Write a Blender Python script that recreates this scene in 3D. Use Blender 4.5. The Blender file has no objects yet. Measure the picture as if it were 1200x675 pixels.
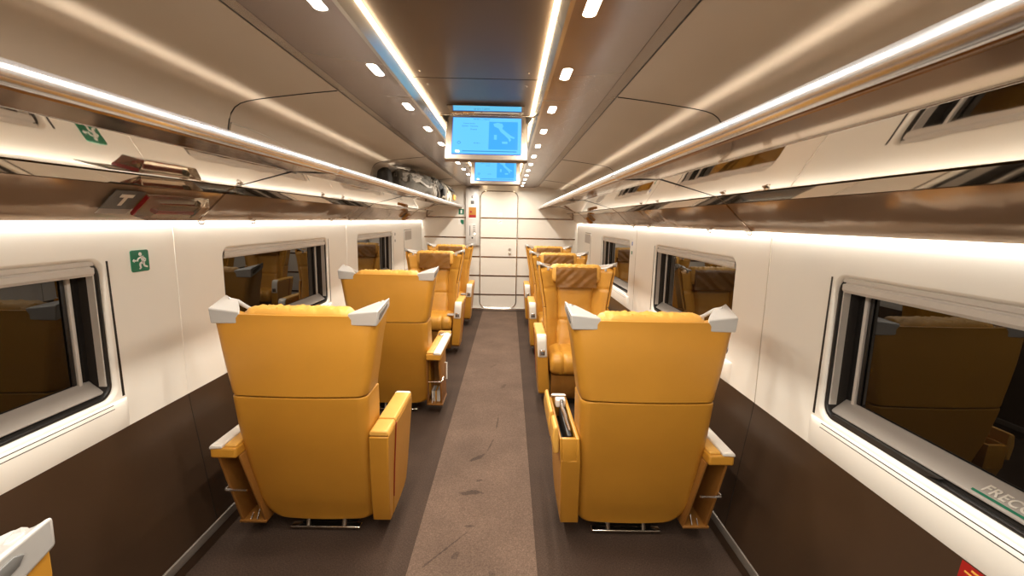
import bpy, bmesh, math, random
from math import sin, cos, pi, radians, sqrt
from mathutils import Vector, Matrix, noise

random.seed(7)
SC = bpy.context.scene
COL = SC.collection

# ------------------------------------------------------------------ materials
def mat(name, color, rough=0.5, metal=0.0, spec=0.5, bump=0.0, bscale=200.0, var=0.0, vscale=6.0,
        coat=0.0, emit=None, estr=0.0, trans=0.0, ior=1.5, alpha=1.0, bdist=0.002, stretch=None):
    m = bpy.data.materials.new(name); m.use_nodes = True
    nt = m.node_tree; N = nt.nodes; L = nt.links
    b = N['Principled BSDF']
    b.inputs['Base Color'].default_value = (*color, 1)
    b.inputs['Roughness'].default_value = rough
    b.inputs['Metallic'].default_value = metal
    b.inputs['Specular IOR Level'].default_value = spec
    b.inputs['Coat Weight'].default_value = coat
    b.inputs['IOR'].default_value = ior
    b.inputs['Transmission Weight'].default_value = trans
    b.inputs['Alpha'].default_value = alpha
    if emit:
        b.inputs['Emission Color'].default_value = (*emit, 1)
        b.inputs['Emission Strength'].default_value = estr
    tc = N.new('ShaderNodeTexCoord')
    src = tc.outputs['Object']
    if stretch:
        mp = N.new('ShaderNodeMapping'); mp.inputs['Scale'].default_value = stretch
        L.new(src, mp.inputs['Vector']); src = mp.outputs['Vector']
    if bump > 0:
        nz = N.new('ShaderNodeTexNoise'); nz.inputs['Scale'].default_value = bscale
        nz.inputs['Detail'].default_value = 3
        L.new(src, nz.inputs['Vector'])
        bp = N.new('ShaderNodeBump'); bp.inputs['Strength'].default_value = bump
        bp.inputs['Distance'].default_value = bdist
        L.new(nz.outputs['Fac'], bp.inputs['Height']); L.new(bp.outputs['Normal'], b.inputs['Normal'])
    if var > 0:
        nz2 = N.new('ShaderNodeTexNoise'); nz2.inputs['Scale'].default_value = vscale
        nz2.inputs['Detail'].default_value = 4
        L.new(src, nz2.inputs['Vector'])
        mr = N.new('ShaderNodeMapRange')
        mr.inputs['From Min'].default_value = 0.3; mr.inputs['From Max'].default_value = 0.7
        mr.inputs['To Min'].default_value = 1 - var; mr.inputs['To Max'].default_value = 1 + var
        L.new(nz2.outputs['Fac'], mr.inputs['Value'])
        mx = N.new('ShaderNodeMix'); mx.data_type = 'RGBA'; mx.blend_type = 'MULTIPLY'
        mx.inputs[0].default_value = 1.0
        mx.inputs[6].default_value = (*color, 1)
        L.new(mr.outputs['Result'], mx.inputs[7]); L.new(mx.outputs[2], b.inputs['Base Color'])
    return m

M = {}
M['shell'] = mat('ochre_shell', (0.54, 0.25, 0.028), 0.40, bump=0.12, bscale=420, var=0.04, vscale=5)
M['leather'] = mat('ochre_leather', (0.56, 0.265, 0.034), 0.42, bump=0.2, bscale=260, var=0.06, vscale=9)
M['leather_top'] = mat('light_ochre_leather', (0.68, 0.36, 0.07), 0.45, bump=0.2, bscale=260, var=0.05)
M['leather_brown'] = mat('brown_leather', (0.215, 0.088, 0.013), 0.36, bump=0.2, bscale=150, var=0.08, vscale=14)
M['wood'] = mat('ochre_box_wall', (0.30, 0.125, 0.024), 0.45, var=0.05)
M['silver'] = mat('silver_plastic', (0.58, 0.56, 0.54), 0.32, metal=0.25)
M['white_plastic'] = mat('white_plastic', (0.80, 0.75, 0.68), 0.35)
M['white_wall'] = mat('cream_wall', (0.85, 0.815, 0.75), 0.38, var=0.02, vscale=2)
M['end_wall'] = mat('cream_end_wall', (0.81, 0.755, 0.68), 0.35, var=0.02, vscale=2)
M['wainscot'] = mat('dark_brown_laminate', (0.046, 0.026, 0.015), 0.34, bump=0.05, bscale=300, var=0.1, vscale=3)
M['chrome'] = mat('chrome', (0.80, 0.77, 0.73), 0.12, metal=1.0)
M['satin'] = mat('satin_aluminium', (0.82, 0.80, 0.78), 0.22, metal=1.0)
M['rail'] = mat('rail_aluminium', (0.86, 0.87, 0.90), 0.27, metal=0.9)
M['black'] = mat('black_rubber', (0.012, 0.010, 0.009), 0.45)
M['dark_metal'] = mat('dark_metal', (0.06, 0.055, 0.05), 0.4, metal=0.6)
M['grey_blind'] = mat('grey_blind', (0.62, 0.585, 0.545), 0.42)
M['band'] = mat('grey_band', (0.40, 0.365, 0.335), 0.30)
M['jamb_dark'] = mat('dark_jamb', (0.035, 0.03, 0.027), 0.25)
M['pane'] = mat('night_glass', (0.006, 0.005, 0.004), 0.0, spec=0.5, ior=1.62)
M['mirror'] = mat('rack_mirror', (0.86, 0.79, 0.70), 0.035, metal=1.0, bump=0.10, bscale=1.6, bdist=0.02)
M['cove'] = mat('rack_brown_gloss', (0.43, 0.315, 0.22), 0.10, metal=0.42, bump=0.30, bscale=2.6, bdist=0.02)
M['fascia'] = mat('rack_fascia', (0.50, 0.37, 0.26), 0.05, metal=1.0)
M['strip'] = mat('rack_strip', (0.72, 0.62, 0.50), 0.05, metal=1.0, bump=0.06, bscale=1.6, bdist=0.02)
M['ceil_side'] = mat('ceiling_tan', (0.46, 0.375, 0.29), 0.42, var=0.03, vscale=2)
M['ceil_center'] = mat('ceiling_brown_gloss', (0.165, 0.115, 0.080), 0.36, metal=0.0, spec=0.18, var=0.05, vscale=2)
M['ceil_spot'] = mat('ceiling_mauve_gloss', (0.29, 0.235, 0.22), 0.22, metal=0.5)
M['ceil_edge'] = mat('ceiling_edge', (0.42, 0.36, 0.32), 0.22, metal=0.6)
M['ceil_lip'] = mat('ceiling_lip', (0.55, 0.51, 0.46), 0.16, metal=0.6)
M['seam'] = mat('seam_dark', (0.03, 0.02, 0.014), 0.6)
M['seam_light'] = mat('seam_light', (0.50, 0.44, 0.37), 0.4)
M['led'] = mat('led_warm', (1, 0.9, 0.75), 0.5, emit=(1.0, 0.80, 0.52), estr=16)
M['led_cove'] = mat('led_cove', (1, 0.95, 0.9), 0.5, emit=(1.0, 0.90, 0.74), estr=8)
M['spot'] = mat('spot_lens', (1, 0.95, 0.9), 0.5, emit=(1.0, 0.90, 0.76), estr=30)
M['baseboard'] = mat('grey_baseboard', (0.22, 0.19, 0.165), 0.45, metal=0.4, bump=0.3, bscale=160)
M['stripe'] = mat('brown_chrome_stripe', (0.30, 0.20, 0.14), 0.12, metal=1.0)
M['green'] = mat('sign_green', (0.005, 0.16, 0.085), 0.4)
M['paper'] = mat('sign_white', (0.85, 0.82, 0.78), 0.5)
M['orange'] = mat('sign_orange', (0.38, 0.165, 0.02), 0.4)
M['red'] = mat('sign_red', (0.30, 0.010, 0.008), 0.4)
M['grey_panel'] = mat('grey_cabinet', (0.60, 0.57, 0.54), 0.35)
M['cab_front'] = mat('cabinet_front', (0.68, 0.655, 0.63), 0.35)
M['grey_dark'] = mat('grey_dark', (0.13, 0.125, 0.12), 0.4)
M['text_white'] = mat('text_white', (0.72, 0.68, 0.62), 0.4)
M['clear'] = mat('clear_plastic', (0.80, 0.68, 0.55), 0.06, trans=0.85, ior=1.35)
M['screen_frame'] = mat('screen_frame', (0.30, 0.245, 0.20), 0.35, metal=0.3)
M['screen'] = mat('screen_cyan', (0.0, 0.0, 0.0), 0.3, emit=(0.145, 0.62, 1.0), estr=1.25)
M['screen_dim'] = mat('screen_blue_area', (0.0, 0.0, 0.0), 0.3, emit=(0.06, 0.43, 0.95), estr=1.25)
M['screen_edge'] = mat('screen_blue_edge', (0.0, 0.0, 0.0), 0.3, emit=(0.03, 0.18, 0.80), estr=1.25)
M['screen_text'] = mat('screen_text', (0.0, 0.0, 0.0), 0.3, emit=(0.05, 0.28, 0.62), estr=1.25)
M['bag_grey'] = mat('grey_canvas', (0.115, 0.10, 0.082), 0.8, bump=0.5, bscale=60, var=0.25, vscale=12, bdist=0.006)
M['bag_dark'] = mat('dark_canvas', (0.018, 0.014, 0.012), 0.7, bump=0.4, bscale=60, bdist=0.006)
M['bag_silver'] = mat('silver_fabric', (0.33, 0.29, 0.245), 0.6, bump=0.4, bscale=50, var=0.35, vscale=18, bdist=0.006)
M['blue_cloth'] = mat('blue_cloth', (0.10, 0.20, 0.55), 0.8, bump=0.5, bscale=90)
M['foot'] = mat('foot_bar_steel', (0.62, 0.56, 0.48), 0.22, metal=1.0)
M['under'] = mat('seat_underside', (0.02, 0.016, 0.012), 0.6)

def camo_mat():
    m = bpy.data.materials.new('camouflage_fabric'); m.use_nodes = True
    nt = m.node_tree; N = nt.nodes; L = nt.links; b = N['Principled BSDF']
    tc = N.new('ShaderNodeTexCoord'); v = N.new('ShaderNodeTexNoise'); v.inputs['Scale'].default_value = 9
    v.inputs['Detail'].default_value = 3
    r = N.new('ShaderNodeValToRGB'); r.color_ramp.interpolation = 'CONSTANT'
    e = r.color_ramp.elements; e[0].color = (0.05, 0.04, 0.03, 1); e[1].position = .44; e[1].color = (0.62, 0.54, 0.42, 1)
    k = e.new(.55); k.color = (0.80, 0.72, 0.60, 1); k = e.new(.62); k.color = (0.20, 0.17, 0.13, 1)
    L.new(tc.outputs['Object'], v.inputs['Vector']); L.new(v.outputs['Fac'], r.inputs['Fac'])
    L.new(r.outputs['Color'], b.inputs['Base Color']); b.inputs['Roughness'].default_value = .7
    return m
M['camo'] = camo_mat()

def carpet_mat(name, c0, c1, marks=()):
    m = bpy.data.materials.new(name); m.use_nodes = True
    nt = m.node_tree; N = nt.nodes; L = nt.links; b = N['Principled BSDF']
    b.inputs['Roughness'].default_value = 0.85; b.inputs['Specular IOR Level'].default_value = 0.25
    tc = N.new('ShaderNodeTexCoord')
    # woven flecks, longer along the carriage
    mp = N.new('ShaderNodeMapping'); mp.inputs['Scale'].default_value = (1, 0.35, 1)
    L.new(tc.outputs['Object'], mp.inputs['Vector'])
    n1 = N.new('ShaderNodeTexNoise'); n1.inputs['Scale'].default_value = 300; n1.inputs['Detail'].default_value = 2
    mp2 = N.new('ShaderNodeMapping'); mp2.inputs['Scale'].default_value = (0.3, 1, 1)
    L.new(tc.outputs['Object'], mp2.inputs['Vector'])
    n1b = N.new('ShaderNodeTexNoise'); n1b.inputs['Scale'].default_value = 320; n1b.inputs['Detail'].default_value = 2
    n2 = N.new('ShaderNodeTexNoise'); n2.inputs['Scale'].default_value = 3.0; n2.inputs['Detail'].default_value = 5
    L.new(mp.outputs['Vector'], n1.inputs['Vector']); L.new(mp2.outputs['Vector'], n1b.inputs['Vector'])
    L.new(tc.outputs['Object'], n2.inputs['Vector'])
    a = N.new('ShaderNodeMath'); a.operation = 'MULTIPLY'
    L.new(n1.outputs['Fac'], a.inputs[0]); L.new(n1b.outputs['Fac'], a.inputs[1])
    mr = N.new('ShaderNodeMapRange'); mr.inputs['From Min'].default_value = .14; mr.inputs['From Max'].default_value = .40
    L.new(a.outputs[0], mr.inputs['Value'])
    mx = N.new('ShaderNodeMix'); mx.data_type = 'RGBA'
    mx.inputs[6].default_value = (*c0, 1); mx.inputs[7].default_value = (*c1, 1)
    L.new(mr.outputs['Result'], mx.inputs[0])
    mr2 = N.new('ShaderNodeMapRange'); mr2.inputs['From Min'].default_value = .3; mr2.inputs['From Max'].default_value = .7
    mr2.inputs['To Min'].default_value = .80; mr2.inputs['To Max'].default_value = 1.12
    L.new(n2.outputs['Fac'], mr2.inputs['Value'])
    fac = mr2.outputs['Result']
    # worn stains: short line segments with ragged edges
    if marks:
        nz = N.new('ShaderNodeTexNoise'); nz.inputs['Scale'].default_value = 28; nz.inputs['Detail'].default_value = 4
        L.new(tc.outputs['Object'], nz.inputs['Vector'])
        for (x0, y0, x1, y1, w, dark) in marks:
            s = N.new('ShaderNodeVectorMath'); s.operation = 'SUBTRACT'
            L.new(tc.outputs['Object'], s.inputs[0]); s.inputs[1].default_value = ((x0+x1)/2, (y0+y1)/2, 0)
            mpp = N.new('ShaderNodeMapping'); mpp.vector_type = 'POINT'
            ang = math.atan2(y1-y0, x1-x0); ln = math.hypot(x1-x0, y1-y0)/2
            mpp.inputs['Rotation'].default_value = (0, 0, -ang)
            L.new(s.outputs[0], mpp.inputs['Vector'])
            sc = N.new('ShaderNodeVectorMath'); sc.operation = 'MULTIPLY'
            L.new(mpp.outputs['Vector'], sc.inputs[0]); sc.inputs[1].default_value = (1/ln, 1/w, 0)
            le = N.new('ShaderNodeVectorMath'); le.operation = 'LENGTH'; L.new(sc.outputs[0], le.inputs[0])
            ad = N.new('ShaderNodeMath'); ad.operation = 'MULTIPLY_ADD'
            L.new(nz.outputs['Fac'], ad.inputs[0]); ad.inputs[1].default_value = 1.6; L.new(le.outputs['Value'], ad.inputs[2])
            q = N.new('ShaderNodeMapRange'); q.interpolation_type = 'SMOOTHSTEP'
            q.inputs['From Min'].default_value = 1.35; q.inputs['From Max'].default_value = 1.75
            q.inputs['To Min'].default_value = dark; q.inputs['To Max'].default_value = 1.0
            L.new(ad.outputs[0], q.inputs['Value'])
            mu = N.new('ShaderNodeMath'); mu.operation = 'MULTIPLY'
            L.new(fac, mu.inputs[0]); L.new(q.outputs['Result'], mu.inputs[1]); fac = mu.outputs[0]
    mm = N.new('ShaderNodeMix'); mm.data_type = 'RGBA'; mm.blend_type = 'MULTIPLY'; mm.inputs[0].default_value = 1
    L.new(mx.outputs[2], mm.inputs[6]); L.new(fac, mm.inputs[7]); L.new(mm.outputs[2], b.inputs['Base Color'])
    bp = N.new('ShaderNodeBump'); bp.inputs['Strength'].default_value = .5; bp.inputs['Distance'].default_value = .002
    L.new(a.outputs[0], bp.inputs['Height']); L.new(bp.outputs['Normal'], b.inputs['Normal'])
    return m
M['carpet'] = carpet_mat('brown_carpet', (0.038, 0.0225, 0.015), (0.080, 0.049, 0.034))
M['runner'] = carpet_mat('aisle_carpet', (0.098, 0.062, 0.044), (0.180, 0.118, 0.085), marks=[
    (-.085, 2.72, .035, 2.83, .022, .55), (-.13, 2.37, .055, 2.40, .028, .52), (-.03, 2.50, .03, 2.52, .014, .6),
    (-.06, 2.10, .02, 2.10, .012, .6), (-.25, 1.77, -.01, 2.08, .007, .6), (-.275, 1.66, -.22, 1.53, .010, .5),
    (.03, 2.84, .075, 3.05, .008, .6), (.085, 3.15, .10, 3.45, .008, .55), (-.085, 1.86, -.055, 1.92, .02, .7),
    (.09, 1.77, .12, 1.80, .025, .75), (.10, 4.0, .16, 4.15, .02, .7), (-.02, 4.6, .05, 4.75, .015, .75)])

# ------------------------------------------------------------------ mesh helpers
class MB:
    def __init__(s): s.v = []; s.f = []
    def vs(s, pts):
        i = len(s.v); s.v += [tuple(p) for p in pts]; return list(range(i, i+len(pts)))
    def loft(s, secs, closed=True, cap0=True, cap1=True):
        ids = [s.vs(q) for q in secs]; n = len(ids[0])
        for a, b in zip(ids, ids[1:]):
            for i in range(n if closed else n-1):
                j = (i+1) % n; s.f.append((a[i], a[j], b[j], b[i]))
        if cap0: s.f.append(tuple(reversed(ids[0])))
        if cap1: s.f.append(tuple(ids[-1]))
        return s
    def loftq(s, secs, half):
        """loft of U sections (outer then inner reversed): caps as quad strips"""
        ids = [s.vs(q) for q in secs]; n = len(ids[0])
        for a, b in zip(ids, ids[1:]):
            for i in range(n):
                j = (i+1) % n; s.f.append((a[i], a[j], b[j], b[i]))
        for r, flip in ((ids[0], True), (ids[-1], False)):
            for i in range(half-1):
                q = (r[i], r[i+1], r[n-2-i], r[n-1-i])
                s.f.append(tuple(reversed(q)) if flip else q)
        return s
    def box(s, x0, x1, y0, y1, z0, z1):
        return s.loft([[(x0, y0, z0), (x1, y0, z0), (x1, y1, z0), (x0, y1, z0)],
                       [(x0, y0, z1), (x1, y0, z1), (x1, y1, z1), (x0, y1, z1)]])
    def prism(s, pts, axis, a, b):
        """pts: 2D outline; extruded along axis from a to b"""
        def P(p, t):
            if axis == 'x': return (t, p[0], p[1])
            if axis == 'y': return (p[0], t, p[1])
            return (p[0], p[1], t)
        return s.loft([[P(p, a) for p in pts], [P(p, b) for p in pts]])
    def tube(s, pts, r, n=10):
        pts = [Vector(p) for p in pts]; secs = []
        for i, p in enumerate(pts):
            d = (pts[min(i+1, len(pts)-1)] - pts[max(i-1, 0)]).normalized()
            up = Vector((0, 0, 1)) if abs(d.z) < .9 else Vector((1, 0, 0))
            a = d.cross(up).normalized(); b = d.cross(a)
            rr = r[i] if isinstance(r, (list, tuple)) else r
            secs.append([p + a*rr*cos(2*pi*k/n) + b*rr*sin(2*pi*k/n) for k in range(n)])
        return s.loft(secs)
    def loop_tube(s, pts, r, n=8):
        pts = [Vector(p) for p in pts]; ids = []; m = len(pts)
        nrm = (pts[1]-pts[0]).cross(pts[m//3]-pts[0]).normalized()
        for i, p in enumerate(pts):
            d = (pts[(i+1) % m]-pts[i-1]).normalized(); a = d.cross(nrm).normalized()
            ids.append(s.vs([p + a*r*cos(2*pi*k/n) + nrm*r*sin(2*pi*k/n) for k in range(n)]))
        for i in range(m):
            a, b = ids[i], ids[(i+1) % m]
            for k in range(n):
                l = (k+1) % n; s.f.append((a[k], a[l], b[l], b[k]))
        return s
    def ellipsoid(s, c, r, nu=20, nv=12, fn=None):
        secs = []
        for j in range(1, nv):
            t = pi*j/nv
            ring = []
            for i in range(nu):
                a = 2*pi*i/nu; d = Vector((sin(t)*cos(a), sin(t)*sin(a), -cos(t)))
                k = fn(d) if fn else 1.0
                ring.append((c[0]+r[0]*d.x*k, c[1]+r[1]*d.y*k, c[2]+r[2]*d.z*k))
            secs.append(ring)
        return s.loft(secs)
    def xf(s, fn): s.v = [tuple(fn(Vector(p))) for p in s.v]; return s
    def build(s, name, m, parent=None, smooth=35, bevel=0.0, seg=2, sub=0, flip=False, loc=None):
        me = bpy.data.meshes.new(name); me.from_pydata(s.v, [], s.f)
        bm = bmesh.new(); bm.from_mesh(me)
        bmesh.ops.remove_doubles(bm, verts=bm.verts, dist=1e-6)
        bmesh.ops.recalc_face_normals(bm, faces=bm.faces)
        if flip: bmesh.ops.reverse_faces(bm, faces=bm.faces)
        bm.to_mesh(me); bm.free()
        if smooth:
            me.shade_smooth(); me.set_sharp_from_angle(angle=radians(smooth))
        ms = m if isinstance(m, (list, tuple)) else [m]
        for q in ms: me.materials.append(M[q])
        o = bpy.data.objects.new(name, me); COL.objects.link(o)
        if parent is not None: o.parent = parent
        if loc: o.location = loc
        if bevel:
            b = o.modifiers.new('bevel', 'BEVEL'); b.width = bevel; b.segments = seg; b.limit_method = 'ANGLE'
            b.angle_limit = radians(32); b.harden_normals = False
            me.shade_smooth()
        if sub:
            q = o.modifiers.new('sub', 'SUBSURF'); q.levels = sub; q.render_levels = sub
        return o

def tag(o, label=None, cat=None, group=None, kind=None):
    if label: o['label'] = label
    if cat: o['category'] = cat
    if group: o['group'] = group
    if kind: o['kind'] = kind
    return o
def thing(name, label, cat, loc=(0, 0, 0), rz=0, group=None):
    o = bpy.data.objects.new(name, None); COL.objects.link(o); o.empty_display_size = .1
    o.location = loc; o.rotation_euler = (0, 0, rz)
    return tag(o, label, cat, group)
def struct(o, label=None, cat=None): return tag(o, label, cat, kind='structure')
def copy_tree(o, parent=None):
    c = o.copy(); COL.objects.link(c)
    if parent is not None: c.parent = parent
    for ch in o.children: copy_tree(ch, c)
    return c
def rrect(w, h, r, n=6, cx=0, cy=0):
    pts = []
    for (sx, sy, a0) in ((1, 1, 0), (-1, 1, 90), (-1, -1, 180), (1, -1, 270)):
        for k in range(n+1):
            a = radians(a0+90*k/n)
            pts.append((cx+sx*(w/2-r)+r*cos(a), cy+sy*(h/2-r)+r*sin(a)))
    return pts
def lerp(a, b, t): return a+(b-a)*t
def interp(tab, z):
    if z <= tab[0][0]: return tab[0][1]
    for (a, b), (c, d) in zip(tab, tab[1:]):
        if z <= c:
            t = (z-a)/(c-a); t = t*t*(3-2*t)*.35 + t*.65
            return b+(d-b)*t
    return tab[-1][1]
def sstep(t): t = max(0, min(1, t)); return t*t*(3-2*t)

def text_mesh(name, body, size, m, parent, matrix, depth=0.0006, align='LEFT', shear=0.0, bold=0.0, space=1.0):
    cu = bpy.data.curves.new(name, 'FONT'); cu.body = body; cu.size = size; cu.extrude = depth
    cu.align_x = align; cu.shear = shear; cu.offset = bold; cu.space_character = space
    o = bpy.data.objects.new(name, cu); COL.objects.link(o)
    bpy.context.view_layer.update()
    me = bpy.data.meshes.new_from_object(o.evaluated_get(bpy.context.evaluated_depsgraph_get()))
    bpy.data.objects.remove(o); bpy.data.curves.remove(cu)
    me.materials.clear(); me.materials.append(M[m])
    me.transform(matrix)
    o = bpy.data.objects.new(name, me); COL.objects.link(o); o.parent = parent
    return o

# ------------------------------------------------------------------ layout constants
WX = 1.33            # wall plane
YN, YF = -2.4, 7.70  # carriage section modelled
H_CAM = 1.57; CX = 0.153
WZ = 0.74            # top of the dark lower wall

# ------------------------------------------------------------------ floor
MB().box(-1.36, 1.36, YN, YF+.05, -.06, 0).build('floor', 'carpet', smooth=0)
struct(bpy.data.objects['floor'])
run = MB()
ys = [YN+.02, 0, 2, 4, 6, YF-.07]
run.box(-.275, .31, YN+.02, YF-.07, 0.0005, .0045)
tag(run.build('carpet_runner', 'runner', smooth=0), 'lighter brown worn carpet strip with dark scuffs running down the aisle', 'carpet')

# ------------------------------------------------------------------ side walls with window openings
WIN = {-1: [(-1.72, -.39), (.31, 1.645), (2.325, 3.685), (4.41, 5.75)],
       1: [(-1.75, -.44), (.26, 1.59), (2.29, 3.585), (4.325, 5.635)]}
WZ0, WZ1 = .862, 1.408
WALL_TOP = 1.62
def opening_loop(y0, y1, z0, z1, r, n=7):
    return rrect(y1-y0, z1-z0, r, n, (y0+y1)/2, (z0+z1)/2)
def build_wall(s, name):
    mb = MB()
    def P(y, z, d=0.0): return (s*(WX+d), y, z)
    def quad(y0, y1, z0, z1): mb.f.append(tuple(mb.vs([P(y0, z0), P(y1, z0), P(y1, z1), P(y0, z1)])))
    edge = YN
    for (y0, y1) in WIN[s]:
        a, b = y0-.06, y1+.06
        quad(edge, a, WZ, WALL_TOP)
        n = 7
        lp = opening_loop(y0, y1, WZ0, WZ1, .055, n)
        ids = mb.vs([P(y, z) for y, z in lp])
        # ring between the outer rectangle and the rounded opening
        k = n+1
        corners = [(b, WALL_TOP), (a, WALL_TOP), (a, WZ), (b, WZ)]
        cid = mb.vs([P(*c) for c in corners])
        segs = [ids[i*k:(i+1)*k] for i in range(4)]
        for i in range(4):
            sg = segs[i]
            for q in range(len(sg)-1): mb.f.append((cid[i], sg[q], sg[q+1]))
            nx = (i+1) % 4
            mb.f.append((cid[i], sg[-1], segs[nx][0], cid[nx]))
        # rounded reveal going outward
        loops = [lp]
        secs = [ids]
        for (ins, dep) in ((.004, .0015), (.009, .005), (.012, .011), (.013, .020)):
            l2 = opening_loop(y0+ins, y1-ins, WZ0+ins, WZ1-ins, .05, n)
            secs.append(mb.vs([P(y, z, dep) for y, z in l2]))
        m = len(ids)
        for A, B in zip(secs, secs[1:]):
            for i in range(m):
                j = (i+1) % m; mb.f.append((A[i], A[j], B[j], B[i]))
        edge = b
    quad(edge, YF+.05, WZ, WALL_TOP)
    w = mb.build(name, 'white_wall', smooth=40)
    for pl in w.data.polygons:
        if abs(pl.normal.x) > .999: pl.use_smooth = False
    struct(w)
    # outer skin, keeps the night out
    MB().box(*sorted((s*1.45, s*1.48)), YN, YF+.05, -.06, 2.35).build('outer_skin', 'seam', w, smooth=0)
    # lower wall: dark laminate leaning inwards to the floor
    lw = MB()
    prof = [(1.330, WZ), (1.322, .66), (1.305, .53), (1.28, .33), (1.255, .14), (1.246, .09), (1.240, 0.0)]
    outer = [(1.395, 0.0), (1.395, WZ)]
    lw.prism([(s*x, z) for x, z in prof+outer], 'y', YN, YF+.05)
    lw.build('lower_panel', 'wainscot', w, smooth=30)
    def wall_x(z):
        t = sorted((z_, x_) for x_, z_ in prof)
        return interp(t, z) if z < WZ else WX
    # vertical panel joints
    for yj in (2.0, 4.12):
        j = MB()
        pts = [(wall_x(z), z) for z in (1.56, WZ+.001)]
        j.tube([(s*(x+.001), yj, z) for x, z in pts], .0035, 6)
        j.build('panel_joint', 'seam_light' if s > 0 else 'white_wall', w)
        j = MB()
        zs = [WZ, .66, .53, .33, .14, .10]
        j.tube([(s*(wall_x(z)+.0015), yj+.004, z) for z in zs], .003, 6)
        j.build('panel_joint', 'black', w)
    return w
WALL = {-1: build_wall(-1, 'wall_left'), 1: build_wall(1, 'wall_right')}
for s, nm in ((-1, 'baseboard_left'), (1, 'baseboard_right')):
    b = MB()
    b.prism([(s*1.2462, .052), (s*1.236, .055), (s*1.240, .092), (s*1.2515, .096)], 'y', YN, YF)
    o = b.build(nm, 'baseboard', smooth=0, bevel=.002); struct(o)

# ------------------------------------------------------------------ windows
def build_window(s, idx, y0, y1, far=True):
    root = bpy.data.objects.new('window_%d' % idx, None); COL.objects.link(root); struct(root)
    G = WX+.085          # pane plane
    n = 7
    lp = opening_loop(y0+.028, y1-.028, WZ0+.028, WZ1-.028, .04)
    MB().prism([(y, z) for y, z in lp], 'x', s*G, s*(G+.012)).build('pane', 'pane', root, smooth=0)
    def ring(name, mt, spec):
        sl = MB(); rings = []
        for (ins, x, r_) in spec:
            l2 = opening_loop(y0+ins, y1-ins, WZ0+ins, WZ1-ins, r_, n)
            rings.append(sl.vs([(s*x, y, z) for y, z in l2]))
        m = len(rings[0])
        for A, B in zip(rings, rings[1:]):
            for i in range(m): sl.f.append((A[i], A[(i+1) % m], B[(i+1) % m], B[i]))
        return sl.build(name, mt, root)
    ring('seal', 'black', ((.0128, WX+.022, .05), (.0128, WX+.013, .05), (.016, WX+.0105, .049), (.022, WX+.011, .047), (.0245, WX+.016, .046), (.0245, WX+.024, .046)))
    ring('jamb', 'jamb_dark', ((.0240, WX+.018, .046), (.0265, WX+.05, .044), (.030, G-.003, .042), (.030, G+.001, .042)))
    ring('pane_rubber', 'black', ((.0285, G-.002, .042), (.0295, G-.007, .042), (.046, G-.007, .036), (.049, G-.0005, .034)))
    # roller blind cassette at the top
    bl = MB()
    pr = [(WX+.060, 1.396), (WX+.014, 1.3965), (WX+.008, 1.392), (WX+.008, 1.380), (WX+.013, 1.3765), (WX+.013, 1.3735),
          (WX+.007, 1.370), (WX+.007, 1.352), (WX+.014, 1.342), (WX+.060, 1.340)]
    bl.prism([(s*x, z) for x, z in pr], 'y', y0+.034, y1-.034)
    bl.build('blind_cassette', 'grey_blind', root, smooth=30)
    # pale edge strips at the front of the jamb
    for (ya, yb) in ((y0+.0255, y0+.0305), (y1-.0305, y1-.0255)):
        g = MB(); g.box(*sorted((s*(WX+.019), s*(WX+.044))), ya, yb, WZ0+.06, 1.36)
        g.build('jamb_strip', 'grey_blind', root, smooth=0)
    # side guide rails in front of the glass
    for (ya, yb) in ((y0+.062, y0+.076), (y1-.076, y1-.062)):
        g = MB(); g.box(*sorted((s*(G-.014), s*(G-.001))), ya, yb, WZ0+.055, 1.35)
        g.build('guide_rail', 'grey_blind', root, smooth=0, bevel=.002)
    for (ya, yb) in ((y0+.077, y0+.092), (y1-.092, y1-.077)):
        g = MB(); g.box(*sorted((s*(G-.006), s*(G-.001))), ya, yb, WZ0+.055, 1.35)
        g.build('guide_rail', 'black', root, smooth=0, bevel=.002)
    # grey sloping band along the bottom of the glass
    bd = MB()
    bd.prism([(s*(G-.002), .944), (s*(G-.008), .944), (s*(WX+.026), .902), (s*(WX+.026), .896), (s*(G-.002), .893)], 'y', y0+.032, y1-.032)
    bd.build('bottom_band', 'band', root, smooth=0, bevel=.002)
    # black slot beside the opening
    yslot = y1+.016 if s < 0 else y1+.018
    for yy in ((y1+.018,)):
        g = MB(); g.prism([(yy-.005, .868), (yy+.005, .868), (yy-.004, 1.392), (yy-.011, 1.392)], 'x', *sorted((s*(WX-.0015), s*(WX+.004))))
        g.build('guide_slot', 'black', root, smooth=0)
    # protruding sill
    sl = MB()
    pr = [(WX+.002, .858), (WX-.006, .857), (WX-.011, .850), (WX-.014, .836), (WX-.014, .800), (WX-.010, .765), (WX-.003, WZ+.001), (WX+.002, WZ+.001)]
    secs = []
    L_ = y1+.035-(y0-.05)
    for t_ in (0, .008, .02, .035, .5, 1-.035, 1-.02, 1-.008, 1):
        e_ = min(1, min(t_, 1-t_)/.035); e_ = sqrt(max(0, 1-(1-e_)**2))
        secs.append([(s*(WX+.002+(x-WX-.002)*e_), y0-.05+L_*t_, z) for x, z in pr])
    sl.loft(secs)
    sl.build('window_sill', 'white_wall', root, smooth=60)
    for zz, xx in ((.852, -.0098), (.838, -.0132)):
        g = MB(); g.box(*sorted((s*(WX+xx-.0012), s*(WX+xx+.003))), y0+.02, y1-.04, zz-.0012, zz+.0012)
        g.build('sill_groove', 'black', root, smooth=0)
    return root
wi = 1
WROOT = {}
for s in (-1, 1):
    for (y0, y1) in WIN[s]:
        WROOT[(s, y0)] = build_window(s, wi, y0, y1); wi += 1

# brand lettering on the bottom band of the near right window
nearR = WROOT[(1, .26)]
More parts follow.
